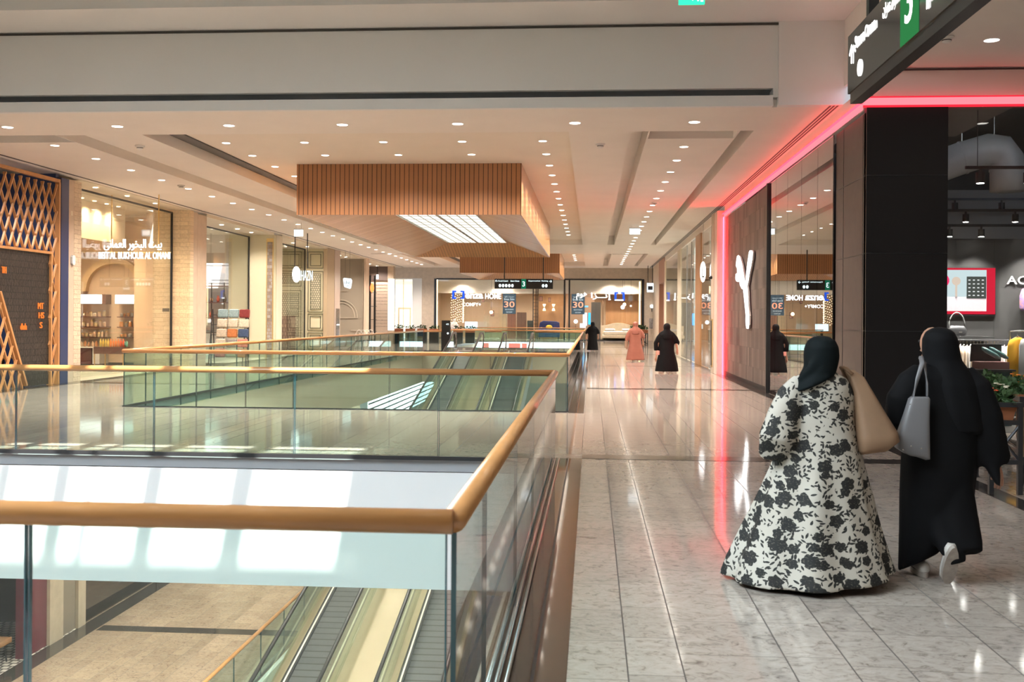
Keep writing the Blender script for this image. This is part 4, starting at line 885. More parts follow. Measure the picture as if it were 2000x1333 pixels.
MB().box(-14.02, -14.0, Y0, 30.6, 0.02, 5.16).build('glass_pane', 'shopglass', t); MB().box(-14.02, -14.0, 30.62, 34.2, 0.02, 5.16).build('glass_pane', 'shopglass', t)
MB().box(-14.04, -13.98, Y0, 34.25, 5.16, 5.21).build('top_frame', 'black', t); MB().box(-14.04, -13.98, 34.2, 34.26, 0, 5.16).build('side_frame', 'black', t)
row('small spotlight washing the cream header of the warm lit shop', 'wall-washing spots', [(-15.35, 27.4+0.82*k, 5.27) for k in range(8)], r=0.055, wk=0.6, m='lamp_warm')
row('small downlight added in the soffit to brighten the stone flank wall', 'added soffit downlights of the oil shop', [(-13.72, y, 5.27) for y in (28.2, 30.2, 32.2)], r=0.06, m='lamp_warm', wk=1.6)  # lamps added to brighten the stone flank outside the glass
row('downlight inside the warm lit oil and soap shop', 'downlights in the oil shop', [(x, y, 5.27) for x in (-18.2, -16.9) for y in (34.6, 36.3)]+[(-17.5, 30, 5.27)], r=0.1, wk=1.1, m='lamp_warm')
t = thing('arch_moulding', 'pale plaster arch moulding on the back wall above the soap shelves', 'moulding', (-17.5, 37.5, 2.6))
ar = MB(); n = 24
def arc(r, k): return (-17.5+r*cos(pi*k/n), 2.62+r*sin(pi*k/n))
for k in range(n):
    a, b, c, d = arc(1.02, k), arc(1.02, k+1), arc(1.24, k+1), arc(1.24, k)
    ar.prism([a, d, c, b], 'Y', 37.35, 37.6)
ar.build('arch_ring', mat('warm_plaster', (0.82, 0.64, 0.40), 0.6), t)
for (xa, xb, lab) in ((-18.9, -17.66, 'left'), (-17.3, -16.15, 'right')):
    t = thing('lit_shelf_sign', lab+' of two lit white header boxes over the soap shelves', 'sign', ((xa+xb)/2, 37.3, 2.17))
    MB().box(xa, xb-0.14, 37.14, 37.15, 2.17, 2.50).build('lit_face', emat('box_sign', (1, 0.95, 0.86), 2.0), t)
    MB().box(xa, xb, 37.16, 37.6, 2.16, 2.51).build('casing', 'shelf_brown', t)
    text('lettering', 'BODY CARE' if lab == 'right' else 'HOME CARE', mat('grey_letter', (0.5, 0.45, 0.4), 0.6), t, ((xa+xb)/2-0.07, 37.135, 2.38), width=0.7, height=0.06)
    for z in (1.70, 1.33, 0.95):
        tag(boxes((xa, xb, 37.3, 37.6, z-0.03, z)).build('wall_shelf', 'shelf_brown'), {1.70: 'top', 1.33: 'middle', 0.95: 'lowest'}[z]+' dark wall shelf of jars in the '+lab+' bay', 'shelf')
        cols = {'left': [(0.75, 0.6, 0.45), (0.7, 0.5, 0.35), (0.85, 0.72, 0.45)], 'right': [(0.45, 0.18, 0.04), (0.7, 0.35, 0.15), (0.45, 0.45, 0.42)]}[lab]
        x = xa+0.1; k = 0
        while x < xb-0.08:
            r = random.choice((0.045, 0.055, 0.07)); h = random.choice((0.12, 0.17, 0.22))
            m = M.setdefault('jar_%s_%d' % (lab, (k+int(z*10)) % 3), mat('jar_glaze_%s_%d' % (lab, (k+int(z*10)) % 3), cols[(k+int(z*10)) % 3], 0.3))
            j = thing('jar', {1.70: 'jar on the top', 1.33: 'jar on the middle', 0.95: 'jar on the lowest'}[z]+' shelf of the '+lab+' soap bay', 'jar', (x, 37.45, z), 'jars on one shelf of the '+lab+' bay %s' % {1.70: 'top', 1.33: 'middle', 0.95: 'low'}[z])
            MB().lathe((x, 37.45, z), [(r*0.9, 0), (r, 0.015), (r, h*0.8), (r*0.7, h*0.88)], 12).build('glass_body', m, j, smooth=True)
            MB().cyl((x, 37.45, z+h*0.88), r*0.8, h*0.12+0.01, 12).build('lid', 'brass' if k % 2 else 'white', j)
            x += 2*r+0.03+0.03*random.random(); k += 1
t = thing('shop_counter', 'dark maroon counter with white top below the left soap shelves', 'counter', (-18.2, 36.5, 0))
MB().box(-18.9, -17.72, 36.2, 36.9, 0.0, 0.58).build('body', 'maroon', t); MB().box(-18.95, -17.5, 36.15, 36.95, 0.58, 0.62).build('top', 'white', t); MB().box(-17.68, -17.42, 36.2, 36.9, 0, 0.58).build('end_panel', 'white', t)
for k in range(9):
    x = -18.8+0.14*k; c = [(0.6, 0.35, 0.2), (0.75, 0.55, 0.4), (0.5, 0.25, 0.12)][k % 3]
    tag(MB().lathe((x, 36.5, 0.62), [(0.045, 0), (0.05, 0.02), (0.05, 0.09+0.03*(k % 3)), (0.02, 0.13+0.03*(k % 3)), (0.02, 0.16+0.03*(k % 3))], 12).build('bottle', M.setdefault('cb%d' % (k % 3), mat('counter_bottle_%d' % (k % 3), c, 0.3)), smooth=True), 'amber bottle standing on the maroon counter', 'bottle', 'bottles on the maroon counter')
t = thing('display_table', 'brown-topped display table with brass legs in the soap shop', 'table', (-16.4, 35.2, 0))
MB().box(-17.0, -16.0, 34.9, 35.5, 0.42, 0.66).build('table_top', 'shelf_brown', t)
for x in (-16.98, -16.6, -15.97): MB().tube([(x, 34.92, 0), (x, 34.92, 0.42)], 0.016, 6).build('leg', 'brass', t)
for k in range(10):
    x = -16.9+0.09*k; c = [(0.75, 0.5, 0.1), (0.7, 0.2, 0.05), (0.6, 0.08, 0.03)][k // 4 if k < 9 else 2]
    tag(MB().lathe((x, 35.2, 0.66), [(0.035, 0), (0.035, 0.18), (0.014, 0.22), (0.014, 0.27)], 10).build('bottle', M.setdefault('ob%d' % (min(2, k//4)), mat('oil_bottle_%d' % min(2, k//4), c, 0.15, emit=c, es=0.15)), smooth=True), 'slim oil bottle in the row on the display table', 'bottle', 'oil bottles on the display table')  # weak emission puts a lit-through glow into the bottle colour
for k, x in enumerate((-16.1, -16.0)): tag(MB().lathe((x-0.02, 35.3, 0.66), [(0.045, 0), (0.045, 0.15), (0.02, 0.18), (0.02, 0.2)], 10).build('bottle', M.setdefault('teal_b', mat('teal_bottle', (0.15, 0.45, 0.40), 0.3)), smooth=True), 'turquoise bottle at the right end of the display table', 'bottle', 'turquoise bottles')
t = thing('thermostat', 'small black control display on the textured stone flank wall', 'control panel', (-14.3, 34.28, 1.95)); MB().box(-14.33, -14.1, 34.28, 34.3, 1.88, 1.99).build('casing', 'black', t)
# hanging two-line sign
t = thing('hanging_shop_sign', 'glowing white two-line Arabic and Latin sign hung on brass rods', 'sign', (-12.9, 30, 3.3))
text('arabic_letters', 'ﻲﻧﺎﻤﻌﻟﺍ ﺭﻮﺨﺒﻟﺍ ﺖﻴﺑ', 'glow_white', t, (-13.45, 30.0, 3.78), width=1.75, height=0.40, facing='-Y', depth=0.02)
text('latin_letters', 'BEIT AL BUKHOUR AL OMANI', 'glow_white', t, (-13.40, 30.0, 3.50), width=2.15, height=0.20, facing='-Y', depth=0.02)
MB().box(-14.45, -12.35, 30.1, 30.14, 3.58, 3.62).build('carrier_bar', 'brass', t)
for x in (-14.15, -12.72): MB().tube([(x, 30.12, 3.6), (x, 30.12, ZC)], 0.018, 8).build('hanging_rod', 'brass', t)
t = thing('track_light', 'black track spotlights over the soap shop entrance', 'spotlight track', (-17, 32, 4.2))
MB().box(-18.2, -15.9, 31.98, 32.02, 4.24, 4.28).build('track_rail', 'black', t)
for x in (-17.9, -17.3, -17.05):
    h = MB(); h.tube([(x, 32, 4.24), (x, 32, 4.1)], 0.02, 6); h.tube([(x-0.08, 31.95, 4.12), (x+0.10, 32.1, 3.92)], 0.08, 12); h.build('spot_head', 'black', t)
struct(boxes((-19.1, -15.8, 31.2, 33.1, 4.45, 4.7)), 'ceiling', mat('woven_cane', (0.25, 0.15, 0.08), 0.8, noise=0.7, nscale=26, bump=1.0))

# ---- home decor shop
flank(43.6, -15.35, XL, 'panel_cream', 5.2); struct(boxes((-20, XL, 35.82, 43.6, 5.2, 5.3)), 'ceiling', 'cream')
struct(boxes((XL-0.6, XL, 34.96, 35.8, 0, 5.22)), 'wall_left', 'plain_stone')
struct(boxes((-20, -15.0, 48.0, 48.2, 0, 5.2), (-20.2, -20, 35, 48.2, 0, 5.2), (-15.35, -15.2, 43.9, 48, 0, 5.2), (-20, -15.2, 37.85, 38.0, 0, 5.2)), 'wall_left', mat('grey_white_plaster', (0.66, 0.63, 0.58), 0.6))
struct(boxes((-20, -15.36, 43.6, 43.7, 4.0, 5.2)), 'wall_left', mat('offwhite_header', (0.74, 0.70, 0.62), 0.6))
struct(boxes((-20, XL-0.05, 35.2, 48, 0.001, 0.01)), 'floor', 'shopfloor')
t = thing('shop_window', 'frameless glass front with black trim on the cushion and decor shop', 'window', (-14.45, 39, 0))
MB().box(-14.47, -14.45, 35.9, 43.5, 0.02, 5.08).build('glass_pane', 'shopglass', t); MB().box(-14.49, -14.43, 35.85, 43.55, 5.08, 5.13).build('top_frame', 'black', t); MB().box(-14.49, -14.43, 43.5, 43.56, 0, 5.08).build('side_frame', 'black', t)
row('downlight over the entrance of the decor shop', 'downlights of the decor shop', [(-13.95, y, 5.19) for y in (36.8, 38.8, 40.6, 42.3)]+[(-16.5, y, 5.19) for y in (39, 41)]+[(-17.0, 46.0, 5.19)], r=0.07, wk=1.3)
t = thing('shelf_unit', 'tall open shelf unit of ornaments at the back of the decor shop', 'shelf', (-17.4, 47.6, 0))
for z in (1.0, 1.70, 2.40, 3.16): MB().box(-18.6, -16.4, 47.35, 47.95, z-0.04, z).build('shelf_board', 'shelf_brown', t)
for x in (-18.3, -17.5, -16.9, -16.45): MB().box(x-0.02, x+0.02, 47.4, 47.45, 0, 3.3).build('upright', 'black', t)
cs = [(0.25, 0.13, 0.06), (0.6, 0.1, 0.05), (0.1, 0.1, 0.09), (0.5, 0.45, 0.4), (0.12, 0.2, 0.2), (0.55, 0.3, 0.12)]
for z in (0.35, 1.0, 1.70, 2.40):
    for k in range(6):
        x = -18.2+0.31*k; h = 0.18+0.22*random.random(); r = 0.06+0.05*random.random()
        m = M.setdefault('orn%d' % ((k+int(z*7)) % 6), mat('ornament_%d' % ((k+int(z*7)) % 6), cs[(k+int(z*7)) % 6], 0.4))
        tag(MB().lathe((x, 47.65, z), [(r*0.7, 0), (r, h*0.3), (r*0.9, h*0.6), (r*0.4, h*0.85), (r*0.55, h)], 12).build('ornament', m, smooth=True), 'small ornament or vase on the shelf unit of the decor shop', 'ornament', 'ornaments on the decor shop shelves')
t = thing('track_light', 'black twin spotlight on rails above the decor shop shelves', 'spotlight track', (-17.3, 46, 4.1))
for z in (4.15, 4.0, 3.35, 3.2): MB().box(-18.6, -15.9, 45.98, 46.02, z, z+0.03).build('track_rail', 'steel_dark', t)
MB().ball((-17.35, 45.9, 4.05), 0.12, 10).build('spot_head', 'black', t)
# cushion rack
t = thing('cushion_rack', 'dark metal rack stepped with rows of folded cushions before the decor shop', 'rack', (-13.0, 37.2, 0))
for x in (-13.75, -12.5):
    MB().tube([(x, 37.0, 0), (x, 37.4, 2.0)], 0.02, 6).build('frame_post', 'steel_dark', t); MB().tube([(x, 37.6, 0), (x, 37.42, 2.0)], 0.02, 6).build('frame_post', 'steel_dark', t)
for k in range(5): MB().tube([(-13.75, 37.05+0.07*k, 0.35+0.36*k), (-12.5, 37.05+0.07*k, 0.35+0.36*k)], 0.014, 6).build('rail', 'steel_dark', t)
cc = [[(0.55, 0.22, 0.2), (0.35, 0.4, 0.3), (0.4, 0.2, 0.1)], [(0.62, 0.57, 0.45), (0.28, 0.26, 0.24), (0.55, 0.2, 0.16)], [(0.6, 0.54, 0.42), (0.5, 0.18, 0.06), (0.04, 0.07, 0.14)], [(0.62, 0.57, 0.45), (0.6, 0.54, 0.42), (0.62, 0.57, 0.45)], [(0.25, 0.36, 0.38), (0.25, 0.36, 0.38), (0.2, 0.03, 0.03)]]
rowsn = ['bottom', 'second', 'third', 'fourth', 'top']
for r_ in range(5):
    for k in range(3):
        x = -13.33+0.4*k; m = mat('cushion_cloth_%d_%d' % (r_, k), cc[r_][k], 0.9, noise=0.25, nscale=25)
        o = MB().obox((x, 37.02+0.07*r_, 0.42+0.355*r_), (0.37, 0.12, 0.31), (-0.15, 0, 0)).build('cushion', m, bevel=0.04)
        tag(o, ['left', 'middle', 'right'][k]+' folded cushion in the '+rowsn[r_]+' row of the rack', 'cushion')
# mosaic pier
struct(boxes((XL-0.6, XL+0.02, 43.9, 44.75, 0, 5.22)), 'wall_left', 'cream')
mz = brickmat('silver_mosaic', (0.22, 0.19, 0.17), (0.42, 0.40, 0.38), (0.30, 0.2, 0.12), 'XZ', 0.16, 0.14, 0.01, 0.25, bump=0.3)
struct(boxes((XL-0.32, XL-0.02, 43.585, 43.6, 0, 5.05)), 'trim', 'brass'); struct(boxes((XL-0.28, XL-0.06, 43.575, 43.585, 0, 4.9)), 'trim', mz)
# ---- abaya shop with cream panelling
flank(52.7, -17.0, XL-0.2, 'panel_cream', 5.25); struct(boxes((-17, XL, 44.8, 52.7, 5.22, 5.3)), 'ceiling', 'cream')
struct(boxes((XL-0.2, XL+0.0, 52.6, 54.1, 0, 5.28)), 'wall_left', mat('brown_jamb', (0.42, 0.33, 0.22), 0.6)); struct(boxes((XL-0.3, XL+0.02, 54.12, 55.3, 0, 5.28)), 'wall_left', mat('pink_jamb', (0.52, 0.43, 0.37), 0.6))
struct(boxes((-15.2, -15.1, 44.8, 48.2, 0, 5.22), (-17, -15.1, 48.25, 48.35, 0, 5.22), (-17.2, -17.0, 48.25, 53, 0, 5.22), (-15.2, XL-0.6, 44.76, 44.8, 0, 5.22)), 'wall_left', 'cream')
struct(boxes((-15.1, XL-0.05, 44.8, 52.7, 0.001, 0.012)), 'floor', 'shopfloor')
geo = brickmat('geometric_fretwork', (0.50, 0.47, 0.34), (0.62, 0.58, 0.42), (0.14, 0.14, 0.10), 'XZ', 0.11, 0.11, 0.016, 0.5, bump=0.2)
def panelling(name, label, x0, x1, z0, z1, fret):
    t = thing(name, label, 'panel', ((x0+x1)/2, 52.66, z0))
    for d in (0.0, 0.12):
        a, b, c, e = x0+d, x1-d, z0+d, z1-d; f = MB(); w = 0.035
        f.box(a, b, 52.66, 52.7, c, c+w); f.box(a, b, 52.66, 52.7, e-w, e); f.box(a, a+w, 52.66, 52.7, c, e); f.box(b-w, b, 52.66, 52.7, c, e); f.build('moulding_frame', 'panel_dark', t)
    if fret: MB().box(x0+0.16, x1-0.16, 52.67, 52.7, z0+0.16, z1-0.16).build('fretwork', geo, t)
for (nm, x0, x1) in (('right column', -14.42, -13.62), ('left column', -16.3, -14.75)):
    panelling('wall_panel', 'topmost square moulded panel in the '+nm+' of the cream flank wall', x0, x1, 4.22, 5.08, False)
    if nm[0] == 'r':
        panelling('wall_panel', 'tall fretwork panel in the right column of the cream flank wall', x0, x1, 2.0, 4.08, True)
        panelling('wall_panel', 'small square moulded panel below the tall fretwork, right column', x0, x1, 1.05, 1.92, False)
        panelling('wall_panel', 'lowest moulded panel in the right column of the cream flank wall', x0, x1, 0.1, 0.95, False)
    else:
        panelling('wall_panel', 'short fretwork panel in the left column behind the hanging sign', x0, x1, 3.3, 4.1, True)
        panelling('wall_panel', 'tall fretwork panel in the left column above the patterned display', x0, x1, 0.6, 3.1, True)
t = thing('shop_window', 'frameless glass front with black trim on the cream panelled shop', 'window', (-14.5, 49, 0))
MB().box(-14.56, -14.54, 44.9, 52.55, 0.02, 5.15).build('glass_pane', 'shopglass', t); MB().box(-14.58, -14.52, 44.9, 52.6, 5.15, 5.2).build('top_frame', 'black', t); MB().box(-14.58, -14.52, 52.55, 52.6, 0, 5.15).build('side_frame', 'black', t)
row('downlight over the entrance of the cream panelled shop', 'downlights of the cream panelled shop', [(-14.0, y, 5.21) for y in (46, 48.5, 51)]+[(-14.8, y, 5.21) for y in (47.5, 50)], r=0.07, wk=1.4)
t = thing('patterned_display', 'maroon folding display patterned with rows of small squares', 'screen', (-15.3, 51.5, 0))
for k in range(3): MB().obox((-15.6+0.36*k, 51.5, 0.95), (0.36, 0.05, 1.7), (0, 0, 0.25*(1 if k % 2 else -1))).build('leaf', brickmat('maroon_squares_%d' % k, (0.05, 0.008, 0.01), (0.28, 0.2, 0.15), (0.05, 0.008, 0.01), 'XZ', 0.13, 0.2, 0.03, 0.5, offs=0.5, bump=0), t)
t = thing('hanging_shop_sign', 'round-ended white lit sign on two black rods before the cream panelled shop', 'sign', (-12.4, 44, 3.3))
MB().prism([(-12.55+0.17*cos(a), 3.55+0.34*sin(a)) for a in [2*pi*k/24 for k in range(24)]], 'Y', 43.98, 44.06).build('logo_disc', 'glow_white', t)
text('letters', 'KHAZN', 'glow_white_soft', t, (-12.15, 44.0, 3.5), width=0.62, height=0.42, depth=0.02)
for x in (-12.62, -12.08): MB().tube([(x, 44.03, 3.8), (x, 44.03, ZC)], 0.022, 8).build('hanging_rod', 'black', t)
t = thing('card_reader', 'grey wall-mounted panel with small light low on the pinkish jamb', 'panel', (XL+0.04, 54.5, 0.6)); MB().box(XL+0.02, XL+0.05, 54.35, 55.1, 0.2, 2.2).build('panel_face', 'metal', t); MB().box(XL+0.05, XL+0.06, 54.5, 55.0, 1.32, 1.38).build('indicator_light', 'glow_white', t)
# ---- warm grey cafe with arch mouldings
flank(61.9, -18, XL-0.1, 'warmgrey', 5.35); struct(boxes((-18.2, XL, 55.3, 61.9, 5.24, 5.34)), 'ceiling', 'cream'); struct(boxes((-18.2, -18, 53, 62, 0, 5.3), (-18, XL-0.4, 55.2, 55.3, 0, 5.24)), 'wall_left', 'warmgrey')
struct(boxes((XL-0.1, XL+0.02, 61.7, 62.6, 0, 5.3)), 'wall_left', 'plain_stone')
ml = mat('grey_moulding', (0.42, 0.375, 0.30), 0.5)
t = thing('arch_moulding', 'raised arch and rectangle mouldings on the warm grey flank wall', 'moulding', (-14.5, 61.85, 0.8))
am = MB(); n = 16
for r in (0.95, 0.8):
    for k in range(n):
        p = lambda q, kk: (-14.9+q*cos(pi*kk/n), 1.75+q*sin(pi*kk/n)*1.05)
        am.prism([p(r, k), p(r+0.05, k), p(r+0.05, k+1), p(r, k+1)], 'Y', 61.85, 61.9)
am.box(-16, -13.9, 61.85, 61.9, 1.7, 1.75); am.box(-13.85, -13.6, 61.85, 61.9, 1.0, 1.05); am.box(-13.62, -13.58, 61.85, 61.9, 0.2, 5.0); am.box(-14.3, -13.85, 61.85, 61.9, 0.95, 1.0); am.box(-16, -14.5, 61.85, 61.9, 3.3, 3.33)
am.build('moulding_strips', ml, t)
t = thing('hanging_badge', 'white rounded badge sign on thin wires before the warm grey cafe', 'sign', (-12.9, 55, 3.3))
MB().prism([(-13.16, 3.78), (-13.1, 3.84), (-12.74, 3.8), (-12.68, 3.7), (-12.74, 3.3), (-12.8, 3.26), (-13.06, 3.34), (-13.1, 3.38)], 'Y', 55, 55.08).build('light_box', 'glow_white_soft', t)
text('lettering', 'chic', 'steel_dark', t, (-12.92, 54.99, 3.6), width=0.32, height=0.2); text('lettering', 'cafe', 'steel_dark', t, (-12.91, 54.99, 3.42), width=0.2, height=0.08)
for x in (-13.05, -12.8): MB().tube([(x, 55.04, 3.8), (x, 55.04, ZC)], 0.006, 6).build('wire', 'steel_dark', t)
row('downlight over the warm grey cafe', 'downlights of the warm grey cafe', [(-14.2, y, 5.23) for y in (56.5, 58.5, 60)], r=0.08, wk=1.3)
for k in range(4):
    x, y = -12.6, 56.3+1.0*k
    c = thing('cafe_chair', 'pale wire-backed cafe chair outside the warm grey cafe', 'chair', (x, y, 0), 'wire-backed cafe chairs')
    MB().cyl((x, y, 0.44), 0.2, 0.04, 14).build('seat', 'black', c)
    MB().tube([(x-0.18, y+0.12, 0.46)]+[(x-0.19*cos(a), y+0.16, 0.75+0.3*sin(a)) for a in [pi*q/8 for q in range(9)]]+[(x+0.18, y+0.12, 0.46)], 0.014, 6).build('back_hoop', 'white', c)
    for a in (0.8, 2.3, 3.9, 5.5): MB().tube([(x+0.15*cos(a), y+0.15*sin(a), 0.44), (x+0.22*cos(a), y+0.22*sin(a), 0)], 0.012, 6).build('leg', 'white', c)
# ---- book-like text wall shop
flank(71.3, -16, XL-0.5, mat('poster_wall', (0.66, 0.55, 0.45), 0.6, noise=0.05), 5.3); struct(boxes((-16.2, XL, 62.6, 71.3, 5.26, 5.36), ), 'ceiling', 'cream'); struct(boxes((-16.2, -16, 62.6, 71.6, 0, 5.3)), 'wall_left', 'warmgrey')
struct(boxes((-16, XL-0.5, 71.2, 71.3, 4.3, 5.26)), 'wall_left', mat('dark_header', (0.12, 0.09, 0.08), 0.6))
struct(boxes((XL-0.5, XL-0.1, 71.0, 71.6, 0, 5.3)), 'wall_left', 'plain_stone')
t = thing('wall_text', 'block of small dark text lines covering the pale flank wall', 'sign', (-14.3, 71.2, 0.8))
words = ['our story begins with grain', 'milled slowly and baked warm', 'every morning in small ovens', 'for neighbours and travellers', 'who sit with us and share it', 'bread salt coffee and time']
tm = mat('text_ink', (0.05, 0.03, 0.03), 0.7)
for k in range(14):
    if k == 7: continue
    text('text_line', words[k % 6], tm, t, (-14.35, 71.27, 4.0-0.22*k), width=0.9, height=0.06, depth=0.006)
t = thing('lattice_shelf', 'tall black double ladder shelf in front of the text wall', 'shelf', (-15, 70.5, 0))
for x in (-14.95, -14.62): MB().box(x-0.06, x+0.06, 70.2, 70.3, 0.0, 4.6).build('upright', 'black', t)
for z in (3.4, 2.5, 1.6, 0.8): MB().box(-15.2, -14.5, 70.1, 70.4, z, z+0.03).build('shelf_board', 'steel_dark', t)
tag(MB().ball((-14.8, 70.2, 3.75), 0.2, 12, (0.7, 0.5, 1.6)).build('orange_lantern', emat('orange_lantern', (1, 0.18, 0.05), 1.6), smooth=True), 'glowing orange lantern-like sign between the black uprights', 'lamp')
t = thing('pendant_lamp', 'white cylindrical pendant lamp high before the text wall', 'lamp', (-14.4, 70, 4.2)); MB().cyl((-14.4, 70, 4.35), 0.08, 0.3, 12).build('shade', 'glow_white', t); MB().tube([(-14.4, 70, 4.65), (-14.4, 70, 5.26)], 0.03, 6).build('stem', 'black', t)
t = thing('lit_shelf_wall', 'bright lit column of narrow shelves at the corner of the left shops', 'shelf', (-13.6, 71, 0.8)); MB().box(XL-0.45, XL-0.02, 70.95, 70.99, 0.9, 4.4).build('lit_back', emat('shelf_glow', (1, 0.9, 0.76), 1.5), t)
for k in range(17): MB().box(XL-0.45, XL-0.02, 70.85, 70.95, 0.95+0.2*k, 0.97+0.2*k).build('shelf_board', 'white', t)
row('downlight over the text-wall shop', 'downlights of the text-wall shop', [(-14.5, y, 5.25) for y in (65, 68, 70.4)], r=0.08)

# ---- lower storey left shop front
struct(boxes((-13.5, -13.3, 18, 22.85, ZL, -1.65), ), 'wall_left', mat('walnut_panel', (0.22, 0.10, 0.05), 0.5, noise=0.2, nscale=4, stretch=(1, 1, 0.2)))
struct(boxes((-14.9, -14.8, 22.85, 23.9, ZL, -1.65)), 'wall_left', 'postwood')
struct(boxes((-13.5, -13.3, 23.9, 24.95, ZL, -1.65)), 'wall_left', mat('plum_panel', (0.14, 0.03, 0.05), 0.3))
struct(boxes((-13.5, -13.22, 24.96, 25.62, ZL, -1.65), (-13.5, -13.22, 26.4, 26.8, ZL, -1.65)), 'wall_left', 'beige')
struct(boxes((-13.5, -13.3, 25.64, 26.38, ZL, -1.65)), 'wall_left', mat('taupe_panel', (0.26, 0.22, 0.18), 0.5))
struct(boxes((-20, -13.25, 18, 26.8, ZL, ZL+0.006)), 'floor', brickmat('dotted_mosaic', (0.62, 0.58, 0.52), (0.66, 0.6, 0.55), (0.05, 0.04, 0.04), 'XY', 0.2, 0.2, 0.03, 0.4, bump=0))
t = thing('shop_window', 'dark glazed lower-storey shop front reflecting the floor', 'window', (-13.3, 32, ZL)); MB().box(-13.32, -13.3, 26.85, 31.5, ZL, -1.7).build('glass_pane', 'dsg', t); MB().box(-13.32, -13.3, 31.55, 36.5, ZL, -1.7).build('glass_pane', 'dsg', t); MB().box(-13.34, -13.28, 31.5, 31.55, ZL, -1.7).build('mullion', 'black', t)
struct(boxes((-20, -13.4, 26.8, 27, ZL, -1.65), (-20.2, -20, 18, 60, ZL, -1.65), (-20, -13.3, 36.5, 36.7, ZL, -1.65)), 'wall_left', 'charcoal')
struct(boxes((-13.5, -13.3, 36.7, 60, ZL, -1.65)), 'wall_left', 'cream')
t = thing('shop_window', 'bright lower-storey shop window with pale shelves seen far below through the second opening', 'window', (-13.28, 75, ZL)); MB().box(-13.29, -13.25, 62, 88, -4.9, -3.3).build('lit_pane', emat('lower_window', (0.85, 0.97, 1.0), 2.4), t)
for k in range(5): MB().box(-13.25, -13.2, 62, 88, -4.75+0.32*k, -4.66+0.32*k).build('shelf_board', 'steel_dark', t)
t = thing('bench', 'brown timber bench on black legs before the walnut wall of the lower storey', 'bench', (-13.0, 21.5, ZL)); MB().box(-14.3, -13.55, 22.9, 23.85, ZL+0.42, ZL+0.55).build('seat', 'postwood', t, bevel=0.02)
for y in (23.0, 23.7): MB().tube([(-13.65, y, ZL+0.42), (-13.6, y, ZL)], 0.02, 6).build('leg', 'black', t)
struct(boxes((-20, -13.5, 17.9, 18, ZL, -1.65)), 'wall_left', 'charcoal')
# ================================================================== furniture shop at the far end
YE = 88.0
t = thing('shop_window', 'wide black-framed glass front of the furniture shop at the far end', 'window', (-4.5, YE, 0))
MB().box(-13.25, -13.05, YE-0.05, YE+0.1, 0, 5.1).build('frame_post', 'black', t); MB().box(4.1, 4.32, YE-0.05, YE+0.1, 0, 5.1).build('frame_post', 'black', t)
MB().box(-13.05, 4.1, YE-0.05, YE+0.1, 5.0, 5.12).build('frame_top', 'black', t)
for x in (-2.35, -1.95): MB().box(x, x+0.14, YE-0.03, YE+0.08, 0, 5.0).build('mullion', 'black', t)
for a, b in ((-13.05, -9), (-8.96, -5), (-4.96, -2.36), (-1.8, 1.2), (1.24, 4.05)): MB().box(a, b, YE, YE+0.02, 0.02, 5.0).build('glass_pane', 'shopglass', t)
MB().box(-13.04, -12.98, YE+0.12, YE+0.16, 0, 5.0).build('light_strip', 'glow_warm', t); MB().box(3.9, 4.02, YE+0.12, YE+0.16, 0, 4.9).build('light_strip', emat('strip_yellow', (1, 0.85, 0.45), 2.2), t)
struct(boxes((-14, 6, 97, 97.2, 0, 5.6), (-14.2, -14, 88.4, 97, 0, 5.6), (6, 6.2, 88.4, 97, 0, 5.6)), 'wall_front', mat('warm_shop_wall', (0.62, 0.47, 0.32), 0.6))
struct(boxes((-14, 6, 88.1, 97, 5.15, 5.25)), 'ceiling', 'white'); struct(boxes((-14, 6, 91.4, 91.5, 3.95, 5.15)), 'wall_front', mat('shop_bulkhead', (0.78, 0.72, 0.62), 0.6))
struct(boxes((-14, 6, 88.1, 97, 0.001, 0.01)), 'floor', 'shopfloor')
struct(boxes((-2.2, 0.2, 91.2, 91.3, 0, 3.9), (0.9, 1.0, 90.5, 91.5, 0, 3.4)), 'wall_partition', mat('brown_partition', (0.36, 0.22, 0.13), 0.6)); struct(boxes((1.2, 5.9, 92.5, 92.6, 0, 3.4)), 'wall_partition', 'postwood')
row('downlight inside the furniture shop at the far end', 'downlights of the furniture shop', [(x, y, 5.14) for x in (-12, -9, -6, -3, 0, 3) for y in (89.6, 94)]+[(x, 90.6, 5.14) for x in (-11.2, -7.8, 1.6, 3.1)], r=0.1, wk=1.1)
t = thing('shop_sign', 'white lit Latin name with blue square bracket logo over the far furniture shop', 'sign', (-9.6, YE-0.15, 3.2))
for s, x in ((1, -11.62), (-1, -10.75)):
    bl = MB()
    bl.box(x-0.09, x+0.09, YE-0.16, YE-0.1, 3.38, 4.08)
    a, b = sorted((x+0.09*s, x+0.26*s)); bl.box(a, b, YE-0.16, YE-0.1, 3.38, 3.52); bl.box(a, b, YE-0.16, YE-0.1, 3.94, 4.08); bl.box(x-0.03, x+0.03, YE-0.1, YE, 3.7, 3.76); bl.build('bracket_logo', 'glow_blue', t)
MB().box(-10.6, -7.6, YE-0.10, YE-0.001, 3.60, 3.63).build('carrier_rail', 'metal', t)
text('latin_letters', 'enza', 'glow_white', t, (-9.85, YE-0.12, 3.62), width=1.5, height=0.42, bold=0.025); text('latin_letters', 'HOME', 'glow_white', t, (-8.25, YE-0.12, 3.62), width=1.35, height=0.45, bold=0.02)
t = thing('shop_sign', 'white lit Arabic name with blue bracket logo at the right of the far shop', 'sign', (0.8, YE-0.15, 3.2))
text('arabic_letters', 'ﻡﻮﻫ', 'glow_white', t, (-0.85, YE-0.12, 3.68), width=0.9, height=0.6, bold=0.008); text('arabic_letters', 'ﺍﺰــﻧﺇ', 'glow_white', t, (0.75, YE-0.12, 3.65), width=1.65, height=0.62, bold=0.008)
bl = MB()
